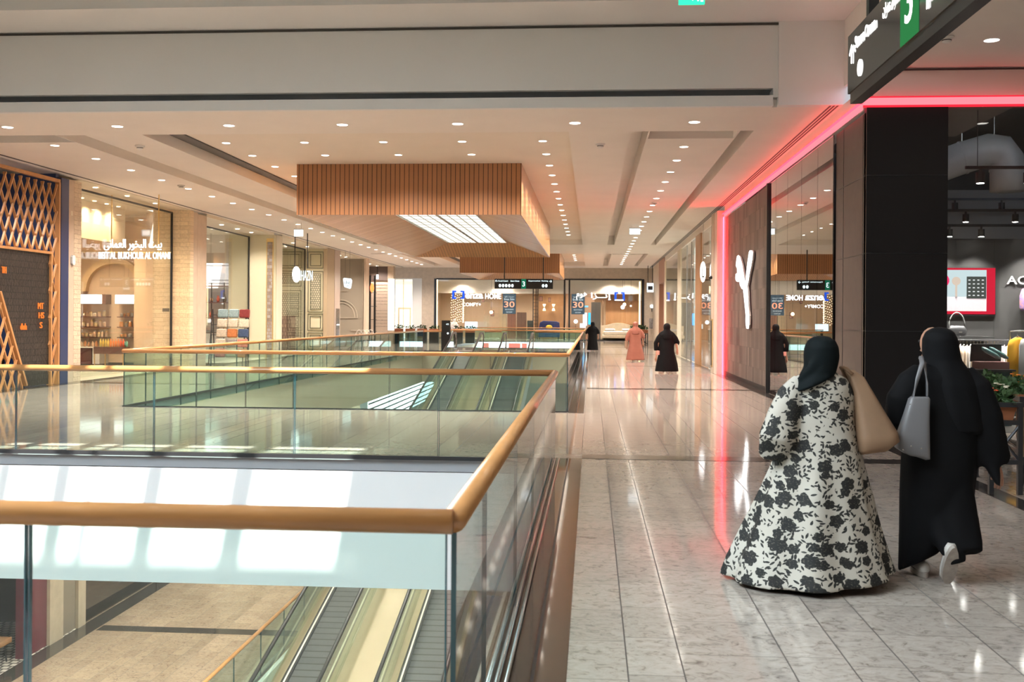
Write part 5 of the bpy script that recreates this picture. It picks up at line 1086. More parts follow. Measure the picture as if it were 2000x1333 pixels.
for s, x in ((1, 1.95), (-1, 2.62)):
    bl.box(x-0.09, x+0.09, YE-0.16, YE-0.1, 3.3, 4.02)
    a, b = sorted((x+0.09*s, x+0.22*s)); bl.box(a, b, YE-0.16, YE-0.1, 3.88, 4.02)
bl.box(1.86, 2.71, YE-0.16, YE-0.1, 3.3, 3.42); bl.box(2.0, 2.5, YE-0.1, YE, 3.33, 3.37); bl.build('bracket_logo', 'glow_blue', t); MB().box(-1.3, 1.55, YE-0.10, YE-0.001, 3.60, 3.63).build('carrier_rail', 'metal', t); MB().box(1.9, 2.6, YE-0.18, YE-0.165, 3.3, 3.4).build('underline', 'glow_white', t)
t = thing('inner_sign', 'small glowing white word hanging inside the far shop at left', 'sign', (-10, 90, 2.7)); text('letters', 'COMFY+', 'glow_white', t, (-10.3, 90, 2.95), width=1.6, height=0.3, bold=0.008)
def poster(x, label):
    t = thing('sale_poster', label, 'poster', (x, YE+0.05, 2.2))
    MB().box(x-0.55, x+0.55, YE+0.04, YE+0.07, 2.15, 3.85).build('sheet', emat('poster_blue_grey', (0.035, 0.055, 0.07), 1.0) if 'poster_blue_grey' not in bpy.data.materials else bpy.data.materials['poster_blue_grey'], t)
    og = bpy.data.materials.get('poster_orange') or emat('poster_orange', (0.9, 0.32, 0.18), 1.0); pw_ = bpy.data.materials.get('poster_pale') or emat('poster_pale', (0.5, 0.55, 0.55), 1.0)
    text('number', '30', og, t, (x, YE+0.025, 2.95), width=0.88, height=0.5, bold=0.008)
    text('heading', 'Enza Sale', pw_, t, (x, YE+0.025, 3.38), width=0.85, height=0.16); text('arabic_heading', 'ﺎﻬﻟﻼﺧ ﺕﺎﻀﻴﻔﺨﺗ', pw_, t, (x, YE+0.025, 3.58), width=0.8, height=0.13); text('footer', 'END OF SEASON', pw_, t, (x, YE+0.025, 2.52), width=0.7, height=0.09); text('footer', 'SALE NOW', pw_, t, (x, YE+0.025, 2.3), width=0.5, height=0.09)
poster(-6.9, 'dark sale poster with orange number in the left window of the far shop')
poster(-1.15, 'dark sale poster with orange number right of the black mullions')
# string-light curtain
k = 0
for i in range(7):
    for j in range(12):
        x = -12.0+0.16*i+(0.05 if j % 2 else 0); z = 1.4+0.21*j+0.05*(i % 3)
        tag(MB().ball((x, 89.5+0.05*i, z), 0.03, 6).build('fairy_light', 'glow_warm'), 'tiny warm bulb of the string-light curtain in the far shop', 'light', 'string-light curtain bulbs')
for j in range(14): tag(MB().ball((-10.95, 89.4, 1.45+0.16*j), 0.06, 6).build('fairy_light', 'glow_warm'), 'larger bulb in the bright column beside the string-light curtain', 'light', 'bright column bulbs')
# beds, sofas, lamps
t = thing('bed', 'cream upholstered bed with arched headboard and two pillows in the far window', 'bed', (2.1, 86.6, 0.061))
hb = [(0.75, 0.061), (3.65, 0.061), (3.65, 1.22), (3.3, 1.26), (2.9, 1.36), (2.55, 1.44), (2.2, 1.46), (1.85, 1.44), (1.5, 1.36), (1.1, 1.26), (0.75, 1.22)]
crm = mat('cream_upholstery', (0.62, 0.52, 0.36), 0.8, noise=0.1, nscale=6)
MB().prism(hb, 'Y', 87.3, 87.45).build('headboard', crm, t, bevel=0.03); MB().box(0.85, 3.55, 85.3, 87.3, 0.22, 0.48).build('base', crm, t, bevel=0.04); MB().box(0.95, 3.45, 85.35, 87.28, 0.48, 0.78).build('mattress', mat('pale_bedding', (0.75, 0.66, 0.5), 0.8), t, bevel=0.06)
for x in (1.5, 2.9): MB().box(x-0.42, x+0.42, 86.75, 87.25, 0.79, 0.98).build('pillow', 'white', t, bevel=0.07)
for x in (1.0, 3.4): MB().box(x-0.04, x+0.04, 85.4, 85.5, 0.061, 0.22).build('leg', 'black', t)
t = thing('low_platform', 'thin black platform under the cream bed', 'platform', (2, 86.4, 0)); MB().box(-0.4, 4.05, 85.2, 87.9, 0.004, 0.06).build('platform_slab', 'black', t)
t = thing('sofa', 'royal blue armchair with a yellow cushion in the far shop window', 'sofa', (-3.6, 89.2, 0)); blu = mat('royal_blue', (0.01, 0.03, 0.16), 0.7)
MB().box(-4.5, -2.7, 89.0, 89.8, 0.2, 0.9).build('seat', blu, t, bevel=0.05); MB().prism([(-4.5, 0.9), (-2.7, 0.9), (-2.75, 1.45), (-3.0, 1.55), (-4.1, 1.6), (-4.4, 1.45)], 'Y', 89.6, 89.85).build('backrest', blu, t, bevel=0.04); MB().ball((-3.6, 89.1, 1.05), 0.2, 12, (1.4, 0.5, 1)).build('cushion', mat('mustard', (0.7, 0.45, 0.03), 0.8), t, smooth=True)
for x in (-4.4, -2.8): MB().box(x-0.04, x+0.04, 89.1, 89.2, 0, 0.2).build('leg', 'black', t)
def wall_lamp(x, z, label):
    t = thing('wall_lamp', label, 'lamp', (x, 91.0, z)); MB().lathe((x, 90.9, z), [(0.14, -0.28), (0.05, -0.06), (0.05, -0.05)], 12).build('lower_cone', 'glow_warm', t); MB().lathe((x, 90.9, z), [(0.05, 0.05), (0.05, 0.06), (0.14, 0.28)], 12).build('upper_cone', 'glow_warm', t); MB().cyl((x, 90.9, z-0.05), 0.06, 0.1, 10).build('body', 'black', t); MB().box(x-0.02, x+0.02, 90.95, 91.5, z-0.02, z+0.02).build('bracket', 'black', t)
wall_lamp(-4.1, 2.75, 'left of two black and white double-cone wall lamps in the far shop'); wall_lamp(-3.3, 2.75, 'right of two black and white double-cone wall lamps in the far shop')
struct(boxes((-5.0, -2.3, 91.5, 91.6, 0, 3.9)), 'wall_partition', 'warm_wall_2' if 'warm_wall_2' in M else 'postwood')
for i, (x, z, w, h) in enumerate(((-4.4, 3.5, 0.3, 0.42), (-3.65, 3.4, 0.2, 0.38), (-9.4, 3.3, 0.2, 0.25), (-8.6, 2.2, 0.3, 0.5), (0.55, 2.9, 0.3, 0.6))):
    t = thing('framed_picture', ['larger dark framed picture above the double-cone lamps', 'smaller dark framed picture above the double-cone lamps', 'small dark picture above the left display in the far shop', 'dark picture stack beside the cream screen in the far shop', 'dark framed picture on the cream column in the far shop'][i], 'picture', (x, 91.0, z-h/2))
    MB().box(x-w/2, x+w/2, 91.0, 91.04, z-h/2, z+h/2).build('frame', 'black', t); MB().box(x-w/2+0.03, x+w/2-0.03, 90.99, 90.999, z-h/2+0.03, z+h/2-0.03).build('print', mat('print_%d' % i, (0.3, 0.15, 0.12), 0.7), t); MB().box(x-0.02, x+0.02, 91.04, 91.2 if x > -5 else 97, z-0.01, z+0.01).build('hook', 'black', t)
for i, (x, y, z, r) in enumerate(((-7.4, 90, 2.55, 0.14), (-7.3, 90.1, 2.4, 0.12), (-8.7, 91, 2.3, 0.15), (2.6, 89.6, 2.78, 0.17), (2.75, 89.7, 3.02, 0.14), (3.3, 90, 2.9, 0.08), (-1.35, 89.3, 1.55, 0.17), (3.62, 87.7, 1.4, 0.17))):
    lb = ['left globe of the close pair of pendants in the far shop', 'lower globe of the close pair of pendants in the far shop', 'single pale globe pendant left of the pair in the far shop', 'large white globe pendant over the cream bed', 'yellowish globe pendant over the cream bed', 'tiny globe pendant right of the bed pendants', 'round white globe lamp low behind the black mullions', 'glowing ring-like lamp beside the head of the pink-robed walker'][i]
    t = thing('globe_lamp', lb, 'lamp', (x, y, z)); MB().ball((x, y, z), r, 12).build('globe', 'glow_warm' if i in (4, 2) else 'glow_white', t, smooth=True)
    if i < 6: MB().tube([(x, y, z+r), (x, y, 5.14)], 0.01, 6).build('cord', 'black', t)
    else: MB().tube([(x, y, z-r), (x, y, 0)], 0.015, 6).build('stand', 'black', t)
for i, (x0, x1, z1, c, lb) in enumerate(((-7.9, -7.3, 2.6, (0.62, 0.48, 0.3), 'tall cream bookcase niche in the left half of the far shop'), (-7.2, -6.5, 2.3, (0.3, 0.13, 0.08), 'reddish-brown wardrobe under the sale poster'), (-6.4, -5.6, 2.3, (0.18, 0.10, 0.07), 'dark brown wardrobe right of the reddish one'), (-5.5, -5.0, 1.6, (0.03, 0.05, 0.05), 'dark teal cabinet beside the ladder columns'), (-0.05, 0.75, 3.2, (0.10, 0.085, 0.07), 'dark grey door panel behind the distant black-robed walker'))):
    t = thing('cabinet', lb, 'cabinet', ((x0+x1)/2, 90.3, 0)); MB().box(x0, x1, 90.0, 90.6, 0, z1).build('body', mat('cab_%d' % i, c, 0.5), t); MB().box((x0+x1)/2-0.005, (x0+x1)/2+0.005, 89.985, 89.995, 0.1, z1-0.05).build('door_gap', 'black', t)
t = thing('ladder_column', 'tall black lattice column of shelving in the middle of the far shop', 'shelf', (-4.75, 89, 0))
for x in (-4.95, -4.7, -4.55): MB().box(x-0.04, x+0.04, 88.9, 89.0, 0, 4.6).build('upright', 'black', t)
for k in range(14): MB().box(-4.95, -4.55, 88.92, 88.98, 0.4+0.3*k, 0.43+0.3*k).build('rung', 'black', t)
t = thing('digital_screen', 'pale blue lit digital screen standing left in front of the far shop', 'screen', (-9.65, 84, 0)); MB().box(-10.15, -9.15, 84, 84.1, 0.95, 1.48).build('display', emat('pale_screen', (0.55, 0.85, 0.95), 1.3), t, bevel=0.02); MB().box(-9.75, -9.55, 84.02, 84.08, 0, 0.95).build('stand', 'steel_dark', t)
t = thing('lit_advert', 'bright white and blue lit advert panels inside the far shop behind the mullions', 'screen', (-0.7, 89, 1.2)); MB().box(-0.75, -0.4, 89.2, 89.25, 1.2, 2.3).build('white_panel', 'glow_white_soft', t); MB().box(-0.3, -0.1, 89.2, 89.25, 1.3, 2.3).build('blue_panel', emat('cyan_panel', (0.03, 0.35, 0.8), 1.3), t); MB().box(-1.4, -0.3, 89.3, 89.35, 2.75, 2.9).build('blue_bar', emat('sky_panel', (0.2, 0.5, 0.7), 0.9), t); MB().box(-1.0, -0.5, 89.26, 89.3, 1.0, 1.4).build('white_panel', 'glow_white_soft', t)
for x in (-0.58, -0.2): MB().tube([(x, 89.28, 0), (x, 89.28, 1.3)], 0.02, 6).build('stand', 'black', t)
t = thing('cream_screen', 'pair of cream folding screen panels left in the far shop', 'screen', (-8.9, 89.5, 0)); 
for x in (-9.2, -8.95): MB().box(x, x+0.22, 89.5, 89.55, 0.05, 2.0).build('leaf', crm, t)
# LED ribbon on the far edge of the third opening
t = thing('led_ribbon', 'bright white video ribbon with red pictures along the far slab edge', 'screen', (-4.7, 79.95, -0.45))
MB().box(-8.7, -0.6, 79.93, 79.97, -0.62, -0.05).build('display', emat('ribbon_white', (0.85, 0.95, 1.0), 2.6), t)
for x, w in ((-8.3, 0.5), (-6.3, 0.9), (-5.3, 0.4)): MB().box(x, x+w, 79.92, 79.928, -0.55, -0.12).build('picture', bpy.data.materials.get('ribbon_red') or emat('ribbon_red', (0.6, 0.15, 0.12), 1.2), t)
# overhead direction sign under the timber boxes
t = thing('direction_sign', 'wide black overhead direction sign with white discs under the timber boxes', 'sign', (-3.5, 54, 3.27))
MB().box(-5.0, -2.0, 54.0, 54.15, 3.27, 3.78).build('cabinet', 'black', t); MB().box(-3.62, -3.38, 53.985, 53.995, 3.27, 3.78).build('green_panel', emat('dark_green_panel', (0.01, 0.12, 0.06), 0.7), t)
text('level_number', '3', 'glow_white_soft', t, (-3.5, 53.97, 3.52), height=0.26, bold=0.008)
text('lettering', 'Food Court', 'glow_white_soft', t, (-4.55, 53.98, 3.67), width=0.5, height=0.08, bold=0.008); text('lettering', 'Snow Oman', 'glow_white_soft', t, (-3.95, 53.98, 3.67), width=0.45, height=0.08, bold=0.008); text('lettering', 'Hypermarket  Parking', 'glow_white_soft', t, (-2.75, 53.98, 3.67), width=1.0, height=0.08, bold=0.008)
text('arrow', '←', 'glow_white_soft', t, (-4.9, 53.98, 3.66), width=0.14, height=0.14, bold=0.008); text('arrow', '→', 'glow_white_soft', t, (-2.12, 53.98, 3.66), width=0.14, height=0.14, bold=0.008)
for x in (-4.72, -4.56, -4.40, -4.24, -4.08, -2.5, -2.34): MB().prism([(x+0.065*cos(a), 3.43+0.085*sin(a)) for a in [2*pi*k/16 for k in range(16)]], 'Y', 53.98, 53.995).build('symbol_disc', 'glow_white_soft', t)
for x in (-4.5, -2.5): MB().tube([(x, 54.08, 3.78), (x, 54.08, 5.3 if x > -2 else 5.3)], 0.03, 8).build('hanging_rod', 'black', t)
# pale shop at the far left corner
struct(boxes((-16.8, -16.6, 88, 88.2, 0, 5.0), (-15.1, -14.3, 88, 88.2, 0, 5.1)), 'wall_front', 'white'); struct(boxes((-19, -14, 95, 95.2, 0, 5.1), (-19.2, -19, 88.4, 95, 0, 5.1)), 'wall_front', mat('glowing_shop_wall', (0.75, 0.74, 0.6), 0.6, emit=(1, 0.97, 0.8), es=0.25)); struct(boxes((-19, -14, 88.4, 95, 5.05, 5.15)), 'ceiling', 'white')  # back wall emits a little light itself to pass for a lit interior
row('downlight in the pale corner shop at the far left', 'downlights of the pale corner shop', [(-15.8, 90, 5.04), (-15.8, 93, 5.04)], m='lamp_cool', r=0.12)
row('downlight on the far ceiling before the end wall', 'downlights before the end wall', [(x, 80, 6.09) for x in (-16, -12, -8, -4, 0, 3)]+[(x, 85, 6.09) for x in (-16, -12, -8, -4, 0, 3)], r=0.14)
t = thing('shop_window', 'pale glass front of the corner shop at the far left', 'window', (-15.8, 88, 0)); MB().box(-16.58, -15.12, 88.05, 88.07, 0, 4.9).build('glass_pane', 'shopglass', t); MB().box(-15.9, -15.86, 88, 88.1, 0, 5.0).build('mullion', 'brass', t)
t = thing('display_stand', 'yellow square display stand inside the pale corner shop', 'frame', (-15.9, 90, 0))
for x in (-16.6, -15.6): MB().box(x, x+0.12, 89.5, 89.6, 0, 2.5).build('frame_post', 'brass', t)
MB().box(-16.6, -15.48, 89.5, 89.6, 2.5, 2.65).build('frame_beam', 'brass', t)
# wide distant plant boxes behind the railing at left
M['leaf'] = mat('leaves', (0.045, 0.10, 0.03), 0.6, noise=0.5, nscale=12); M['terracotta'] = mat('terracotta', (0.42, 0.15, 0.07), 0.6, noise=0.15, nscale=6)
def foliage(mb, c, sx, sy, sz, n, s, seed=1):
    rnd = random.Random(seed)
    for k in range(n):
        a = rnd.random()*2*pi; q = rnd.random()**0.5
        x, y, z = c[0]+sx*q*cos(a), c[1]+sy*q*sin(a), c[2]+sz*rnd.random()*(1.1-q*0.6)
        d = Vector((rnd.uniform(-1, 1), rnd.uniform(-1, 1), rnd.uniform(-0.2, 1))).normalized(); u = d.cross(Vector((rnd.uniform(-1, 1), rnd.uniform(-1, 1), rnd.uniform(-1, 1)))).normalized()
        p = Vector((x, y, z)); l = s*rnd.uniform(0.6, 1.2); w = u*l*0.32; nrm = d.cross(u)*l*0.08
        mb.add([p, p+d*l*0.5+w+nrm, p+d*l, p+d*l*0.5-w+nrm], [(0, 1, 2, 3)])
    return mb
for k in range(12):
    x = -17+0.85*k; y = 73.5
    if x > -8.0: break
    t = thing('plant_box', 'planted box in the distant row of greenery behind the left railing', 'plant', (x, y, 0), 'distant planted boxes behind the left railing')
    MB().box(x-0.33, x+0.33, y-0.15, y+0.15, 0.75, 1.0).build('trough', 'terracotta', t); st = MB().box(x-0.33, x+0.33, y-0.15, y+0.15, 0.0, 0.75); st.build('stand', 'black', t)
    foliage(MB(), (x, y, 0.98), 0.33, 0.15, 0.28, 50, 0.16, k).build('foliage', 'leaf', t)
for k in range(4):
    x, y = 3.55-0.05*k, 84.5-3.6*k
    t = thing('plant_box', 'planted black stand in the distant row by the right shops', 'plant', (x, y, 0), 'distant planted stands at right')
    MB().box(x-0.5, x+0.5, y-0.15, y+0.15, 0.8, 1.02).build('trough', 'terracotta', t)
    for s in (-0.47, 0.47): MB().box(x+s-0.03, x+s+0.03, y-0.15, y+0.15, 0.0, 0.8).build('stand_leg', 'black', t)
    for s in (1, -1): MB().tube([(x-0.45*s, y, 0.05), (x+0.45*s, y, 0.78)], 0.02, 6).build('cross_brace', 'black', t)
    foliage(MB(), (x, y, 1.0), 0.5, 0.15, 0.35, 70, 0.18, 40+k).build('foliage', 'leaf', t)

# ================================================================== plant stands at the right edge of the walkway
def plant_stand(x0, x1, y0, y1, label, h=0.91, seed=3, flowers=((0.8, 0.75, 0.6), (0.75, 0.12, 0.04))):
    t = thing('plant_stand', label, 'plant stand', ((x0+x1)/2, (y0+y1)/2, 0)); w = 0.045
    for x in (x0, x1-w):
        for y in (y0, y1-w): MB().box(x, x+w, y, y+w, 0, h).build('leg', 'steel_dark', t)
    for z in (h-w, h-0.22, 0.30, 0.06 if False else 0.30):
        MB().box(x0+w, x1-w, y0, y0+w, z, z+w).build('cross_rail', 'steel_dark', t)
        MB().box(x0+w, x1-w, y1-w, y1, z, z+w).build('cross_rail', 'steel_dark', t)
        for x in (x0, x1-w): MB().box(x, x+w, y0+w, y1-w, z, z+w).build('side_rail', 'steel_dark', t)
        if z == 0.30: break
    for s in (1, -1):
        for y in (y0+w/2, y1-w/2): MB().tube([(x0+w/2 if s > 0 else x1-w/2, y, 0.33), (x1-w/2 if s > 0 else x0+w/2, y, h-0.22)], 0.014, 6).build('diagonal_brace', 'steel_dark', t)
        xx = x0+w/2
        MB().tube([(xx, y0 if s > 0 else y1, 0.33), (xx, y1 if s > 0 else y0, h-0.22)], 0.014, 6).build('diagonal_brace', 'steel_dark', t)
    return t
def planter(x0, x1, y0, y1, z, label, seed, fl):
    t = thing('flower_trough', label, 'plant', ((x0+x1)/2, (y0+y1)/2, z))
    pr = [((x0+0.03, y0+0.03), (x1-0.03, y1-0.03), 0), ((x0, y0), (x1, y1), 0.17), ((x0-0.015, y0-0.015), (x1+0.015, y1+0.015), 0.172), ((x0-0.015, y0-0.015), (x1+0.015, y1+0.015), 0.205)]
    MB().loft([[(a[0], a[1], z+h), (b[0], a[1], z+h), (b[0], b[1], z+h), (a[0], b[1], z+h)] for a, b, h in pr]).build('trough', 'terracotta', t)
    cx, cy = (x0+x1)/2, (y0+y1)/2; sx, sy = (x1-x0)/2, (y1-y0)/2
    foliage(MB(), (cx, cy, z+0.19), sx*1.1, sy*1.15, 0.2, 420, 0.075, seed).build('foliage', 'leaf', t)
    rnd = random.Random(seed+9)
    for col, fx, nm in fl:
        for q in range(16):
            m = bpy.data.materials.get(nm) or mat(nm, col, 0.6)
            p = (cx+sx*fx+rnd.uniform(-0.08, 0.08), cy+rnd.uniform(-sy, sy)*0.8, z+0.34+rnd.uniform(-0.05, 0.06)); f = MB()
            for a in range(5): f.ball((p[0]+0.014*cos(a*1.257), p[1]+0.014*sin(a*1.257), p[2]), 0.011, 6, (1, 1, 0.6))
            f.build('blossom', m, t)
    return t
plant_stand(3.92, 4.24, 10.72, 11.95, 'black metal plant stand with crossed braces beside the woman in black')
planter(3.96, 4.20, 10.78, 11.3, 0.70, 'terracotta trough of white and red flowers on the near black stand', 5, (((0.85, 0.80, 0.65), 0.3, 'cream_petals'), ((0.8, 0.10, 0.04), -0.8, 'red_petals')))
planter(3.96, 4.20, 11.38, 11.9, 0.70, 'second terracotta trough behind the flowering one on the near stand', 11, (((0.8, 0.10, 0.04), -0.6, 'red_petals'),))
plant_stand(4.55, 4.87, 11.6, 13.4, 'second black plant stand further right with crossed braces')
planter(4.59, 4.83, 11.7, 12.4, 0.72, 'terracotta trough with orange flowers on the right-hand stand', 21, (((0.85, 0.25, 0.03), 0.4, 'orange_petals'),))
planter(4.59, 4.83, 12.5, 13.2, 0.72, 'green-leaved terracotta trough at the rear of the right-hand stand', 23, ())
for k, (x, y, lb) in enumerate(((4.75, 11.1, 'tan upholstered armchair partly cut off at the right edge'),)):
    c = thing('armchair', lb, 'chair', (x, y, 0)); tan = mat('tan_upholstery', (0.42, 0.24, 0.14), 0.7)
    MB().box(x-0.3, x+0.35, y-0.3, y+0.3, 0.3, 0.47).build('seat', tan, c, bevel=0.04); MB().box(x-0.33, x-0.23, y-0.3, y+0.3, 0.47, 0.82).build('backrest', tan, c, bevel=0.04)
    for sx in (-0.25, 0.28):
        for sy in (-0.22, 0.22): MB().tube([(x+sx, y+sy, 0.3), (x+sx*1.1, y+sy*1.1, 0)], 0.016, 6).build('leg', 'black', c)
# ================================================================== people
def floral():
    """printed cloth: five-petalled dark roses and sprays of pointed leaves laid out round the body"""
    m, n, l, b = newmat('floral_cloth')
    tc = n.new('ShaderNodeTexCoord'); s = n.new('ShaderNodeSeparateXYZ'); l.new(tc.outputs['Object'], s.inputs[0])
    u = mth(n, l, 'MULTIPLY', s.outputs[0], mth(n, l, 'ADD', 1.0, mth(n, l, 'MULTIPLY', s.outputs[1], 0.9)))
    cv = n.new('ShaderNodeCombineXYZ'); l.new(u, cv.inputs[0]); l.new(s.outputs[2], cv.inputs[1])
    def noise(scale, det, src): z = n.new('ShaderNodeTexNoise'); z.inputs['Scale'].default_value = scale; z.inputs['Detail'].default_value = det; l.new(src, z.inputs[0]); return z.outputs[0]
    fine = noise(95, 4, cv.outputs[0]); mid = noise(11, 2, cv.outputs[0])
    def cells(scale, off):
        mp = n.new('ShaderNodeMapping'); mp.inputs['Location'].default_value = (off, off*1.7, 0); l.new(cv.outputs[0], mp.inputs[0])
        v = n.new('ShaderNodeTexVoronoi'); v.voronoi_dimensions = '2D'; v.inputs['Scale'].default_value = scale; l.new(mp.outputs[0], v.inputs[0])
        d = n.new('ShaderNodeVectorMath'); d.operation = 'SUBTRACT'; l.new(mp.outputs[0], d.inputs[0]); l.new(v.outputs['Position'], d.inputs[1])
        q = n.new('ShaderNodeSeparateXYZ'); l.new(d.outputs[0], q.inputs[0]); c = n.new('ShaderNodeSeparateColor'); l.new(v.outputs['Color'], c.inputs[0])
        return q.outputs[0], q.outputs[1], c.outputs[0], c.outputs[1]
    def rose(scale, off, R0, gate):
        x, y, ra, rb = cells(scale, off)
        r = mth(n, l, 'SQRT', mth(n, l, 'ADD', mth(n, l, 'MULTIPLY', x, x), mth(n, l, 'MULTIPLY', y, y)))
        th = mth(n, l, 'ADD', mth(n, l, 'ARCTAN2', y, x), mth(n, l, 'MULTIPLY', ra, 6.28))
        pet = mth(n, l, 'ABSOLUTE', mth(n, l, 'COSINE', mth(n, l, 'MULTIPLY', th, 2.5)))
        lim = mth(n, l, 'MULTIPLY', mth(n, l, 'ADD', 0.52, mth(n, l, 'ADD', mth(n, l, 'MULTIPLY', pet, 0.26), mth(n, l, 'MULTIPLY', fine, 0.45))), R0)
        return mth(n, l, 'MULTIPLY', mth(n, l, 'LESS_THAN', r, lim), mth(n, l, 'GREATER_THAN', rb, gate))
    def leaf(scale, off, L, w, gate, zone):
        x, y, ra, rb = cells(scale, off)
        a = mth(n, l, 'MULTIPLY', ra, 6.28); ca, sa = mth(n, l, 'COSINE', a), mth(n, l, 'SINE', a)
        p = mth(n, l, 'ADD', mth(n, l, 'MULTIPLY', x, ca), mth(n, l, 'MULTIPLY', y, sa)); q = mth(n, l, 'ABSOLUTE', mth(n, l, 'SUBTRACT', mth(n, l, 'MULTIPLY', y, ca), mth(n, l, 'MULTIPLY', x, sa)))
        t = mth(n, l, 'DIVIDE', p, L); k = mth(n, l, 'MULTIPLY', mth(n, l, 'SUBTRACT', 1.0, mth(n, l, 'MULTIPLY', t, t)), w)
        o = mth(n, l, 'MULTIPLY', mth(n, l, 'LESS_THAN', q, k), mth(n, l, 'GREATER_THAN', rb, gate))
        return mth(n, l, 'MULTIPLY', o, mth(n, l, 'GREATER_THAN', mid, zone))
    mask = rose(8.6, 0.0, 0.043, 0.38)
    for o in (rose(11.5, 3.3, 0.032, 0.66), leaf(27, 1.1, 0.019, 0.0065, 0.35, 0.46), leaf(33, 5.7, 0.015, 0.0055, 0.4, 0.44), leaf(22, 8.9, 0.020, 0.006, 0.6, 0.40)): mask = mth(n, l, 'MAXIMUM', mask, o)
    rp = n.new('ShaderNodeValToRGB'); rp.color_ramp.elements[0].position = 0.55; rp.color_ramp.elements[0].color = (0.012, 0.012, 0.012, 1); rp.color_ramp.elements[1].position = 0.80; rp.color_ramp.elements[1].color = (0.17, 0.155, 0.12, 1); l.new(fine, rp.inputs[0])
    rb_ = n.new('ShaderNodeValToRGB'); rb_.color_ramp.elements[0].color = (0.45, 0.40, 0.33, 1); rb_.color_ramp.elements[1].color = (0.54, 0.52, 0.47, 1); l.new(noise(3, 2, cv.outputs[0]), rb_.inputs[0])
    mx = n.new('ShaderNodeMix'); mx.data_type = 'RGBA'; l.new(mask, mx.inputs[0]); l.new(rb_.outputs[0], mx.inputs[6]); l.new(rp.outputs[0], mx.inputs[7]); l.new(mx.outputs[2], b.inputs['Base Color'])
    b.inputs['Roughness'].default_value = 0.75; return m
M['floral'] = floral()
M['abaya'] = mat('black_crepe', (0.005, 0.005, 0.006), 0.8, spec=0.15); M['scarf_teal'] = mat('black_green_scarf', (0.005, 0.008, 0.009), 0.75, spec=0.12); M['pink'] = mat('dusty_pink_cloth', (0.29, 0.10, 0.07), 0.8, noise=0.1, nscale=4)
M['skin'] = mat('skin', (0.46, 0.24, 0.16), 0.55); M['robe_white'] = mat('white_robe', (0.75, 0.72, 0.68), 0.8)
def ring(cx, cy, z, rx, ry, n=72, folds=0.0, k=9, ph=0.0, rot=0.0, tilt=(0, 0)):
    out = []
    for i in range(n):
        a = 2*pi*i/n; f = 1+folds*(0.6*sin(k*a+ph)+0.4*sin((k*2-3)*a+ph*1.7)+0.5*sin(3*a+ph*0.6))
        x, y = rx*f*cos(a), ry*f*sin(a); x, y = x*cos(rot)-y*sin(rot), x*sin(rot)+y*cos(rot)
        out.append((cx+x, cy+y, z+tilt[0]*x+tilt[1]*y))
    return out
def remesh(o, vox, smooth=4):
    r = o.modifiers.new('weld', 'REMESH'); r.mode = 'VOXEL'; r.voxel_size = vox; r.use_smooth_shade = True
    s = o.modifiers.new('smooth', 'SMOOTH'); s.iterations = smooth; s.factor = 0.5
    return o
def sleeve(mb, pts, radii, n=24, flat=0.8, folds=0.05):
    P = [Vector(p) for p in pts]; rings = []
    for i, p in enumerate(P):
        d = (P[min(i+1, len(P)-1)]-P[max(i-1, 0)]).normalized(); u = Vector((0, 1, 0)) if abs(d.y) < 0.9 else Vector((1, 0, 0)); x = d.cross(u).normalized(); y = x.cross(d).normalized()
        rings.append([tuple(p+x*radii[i]*(1+folds*sin(5*a+i))*cos(a)+y*radii[i]*flat*(1+folds*sin(4*a+2*i))*sin(a)) for a in [2*pi*j/n for j in range(n)]])
    mb.loft(rings)
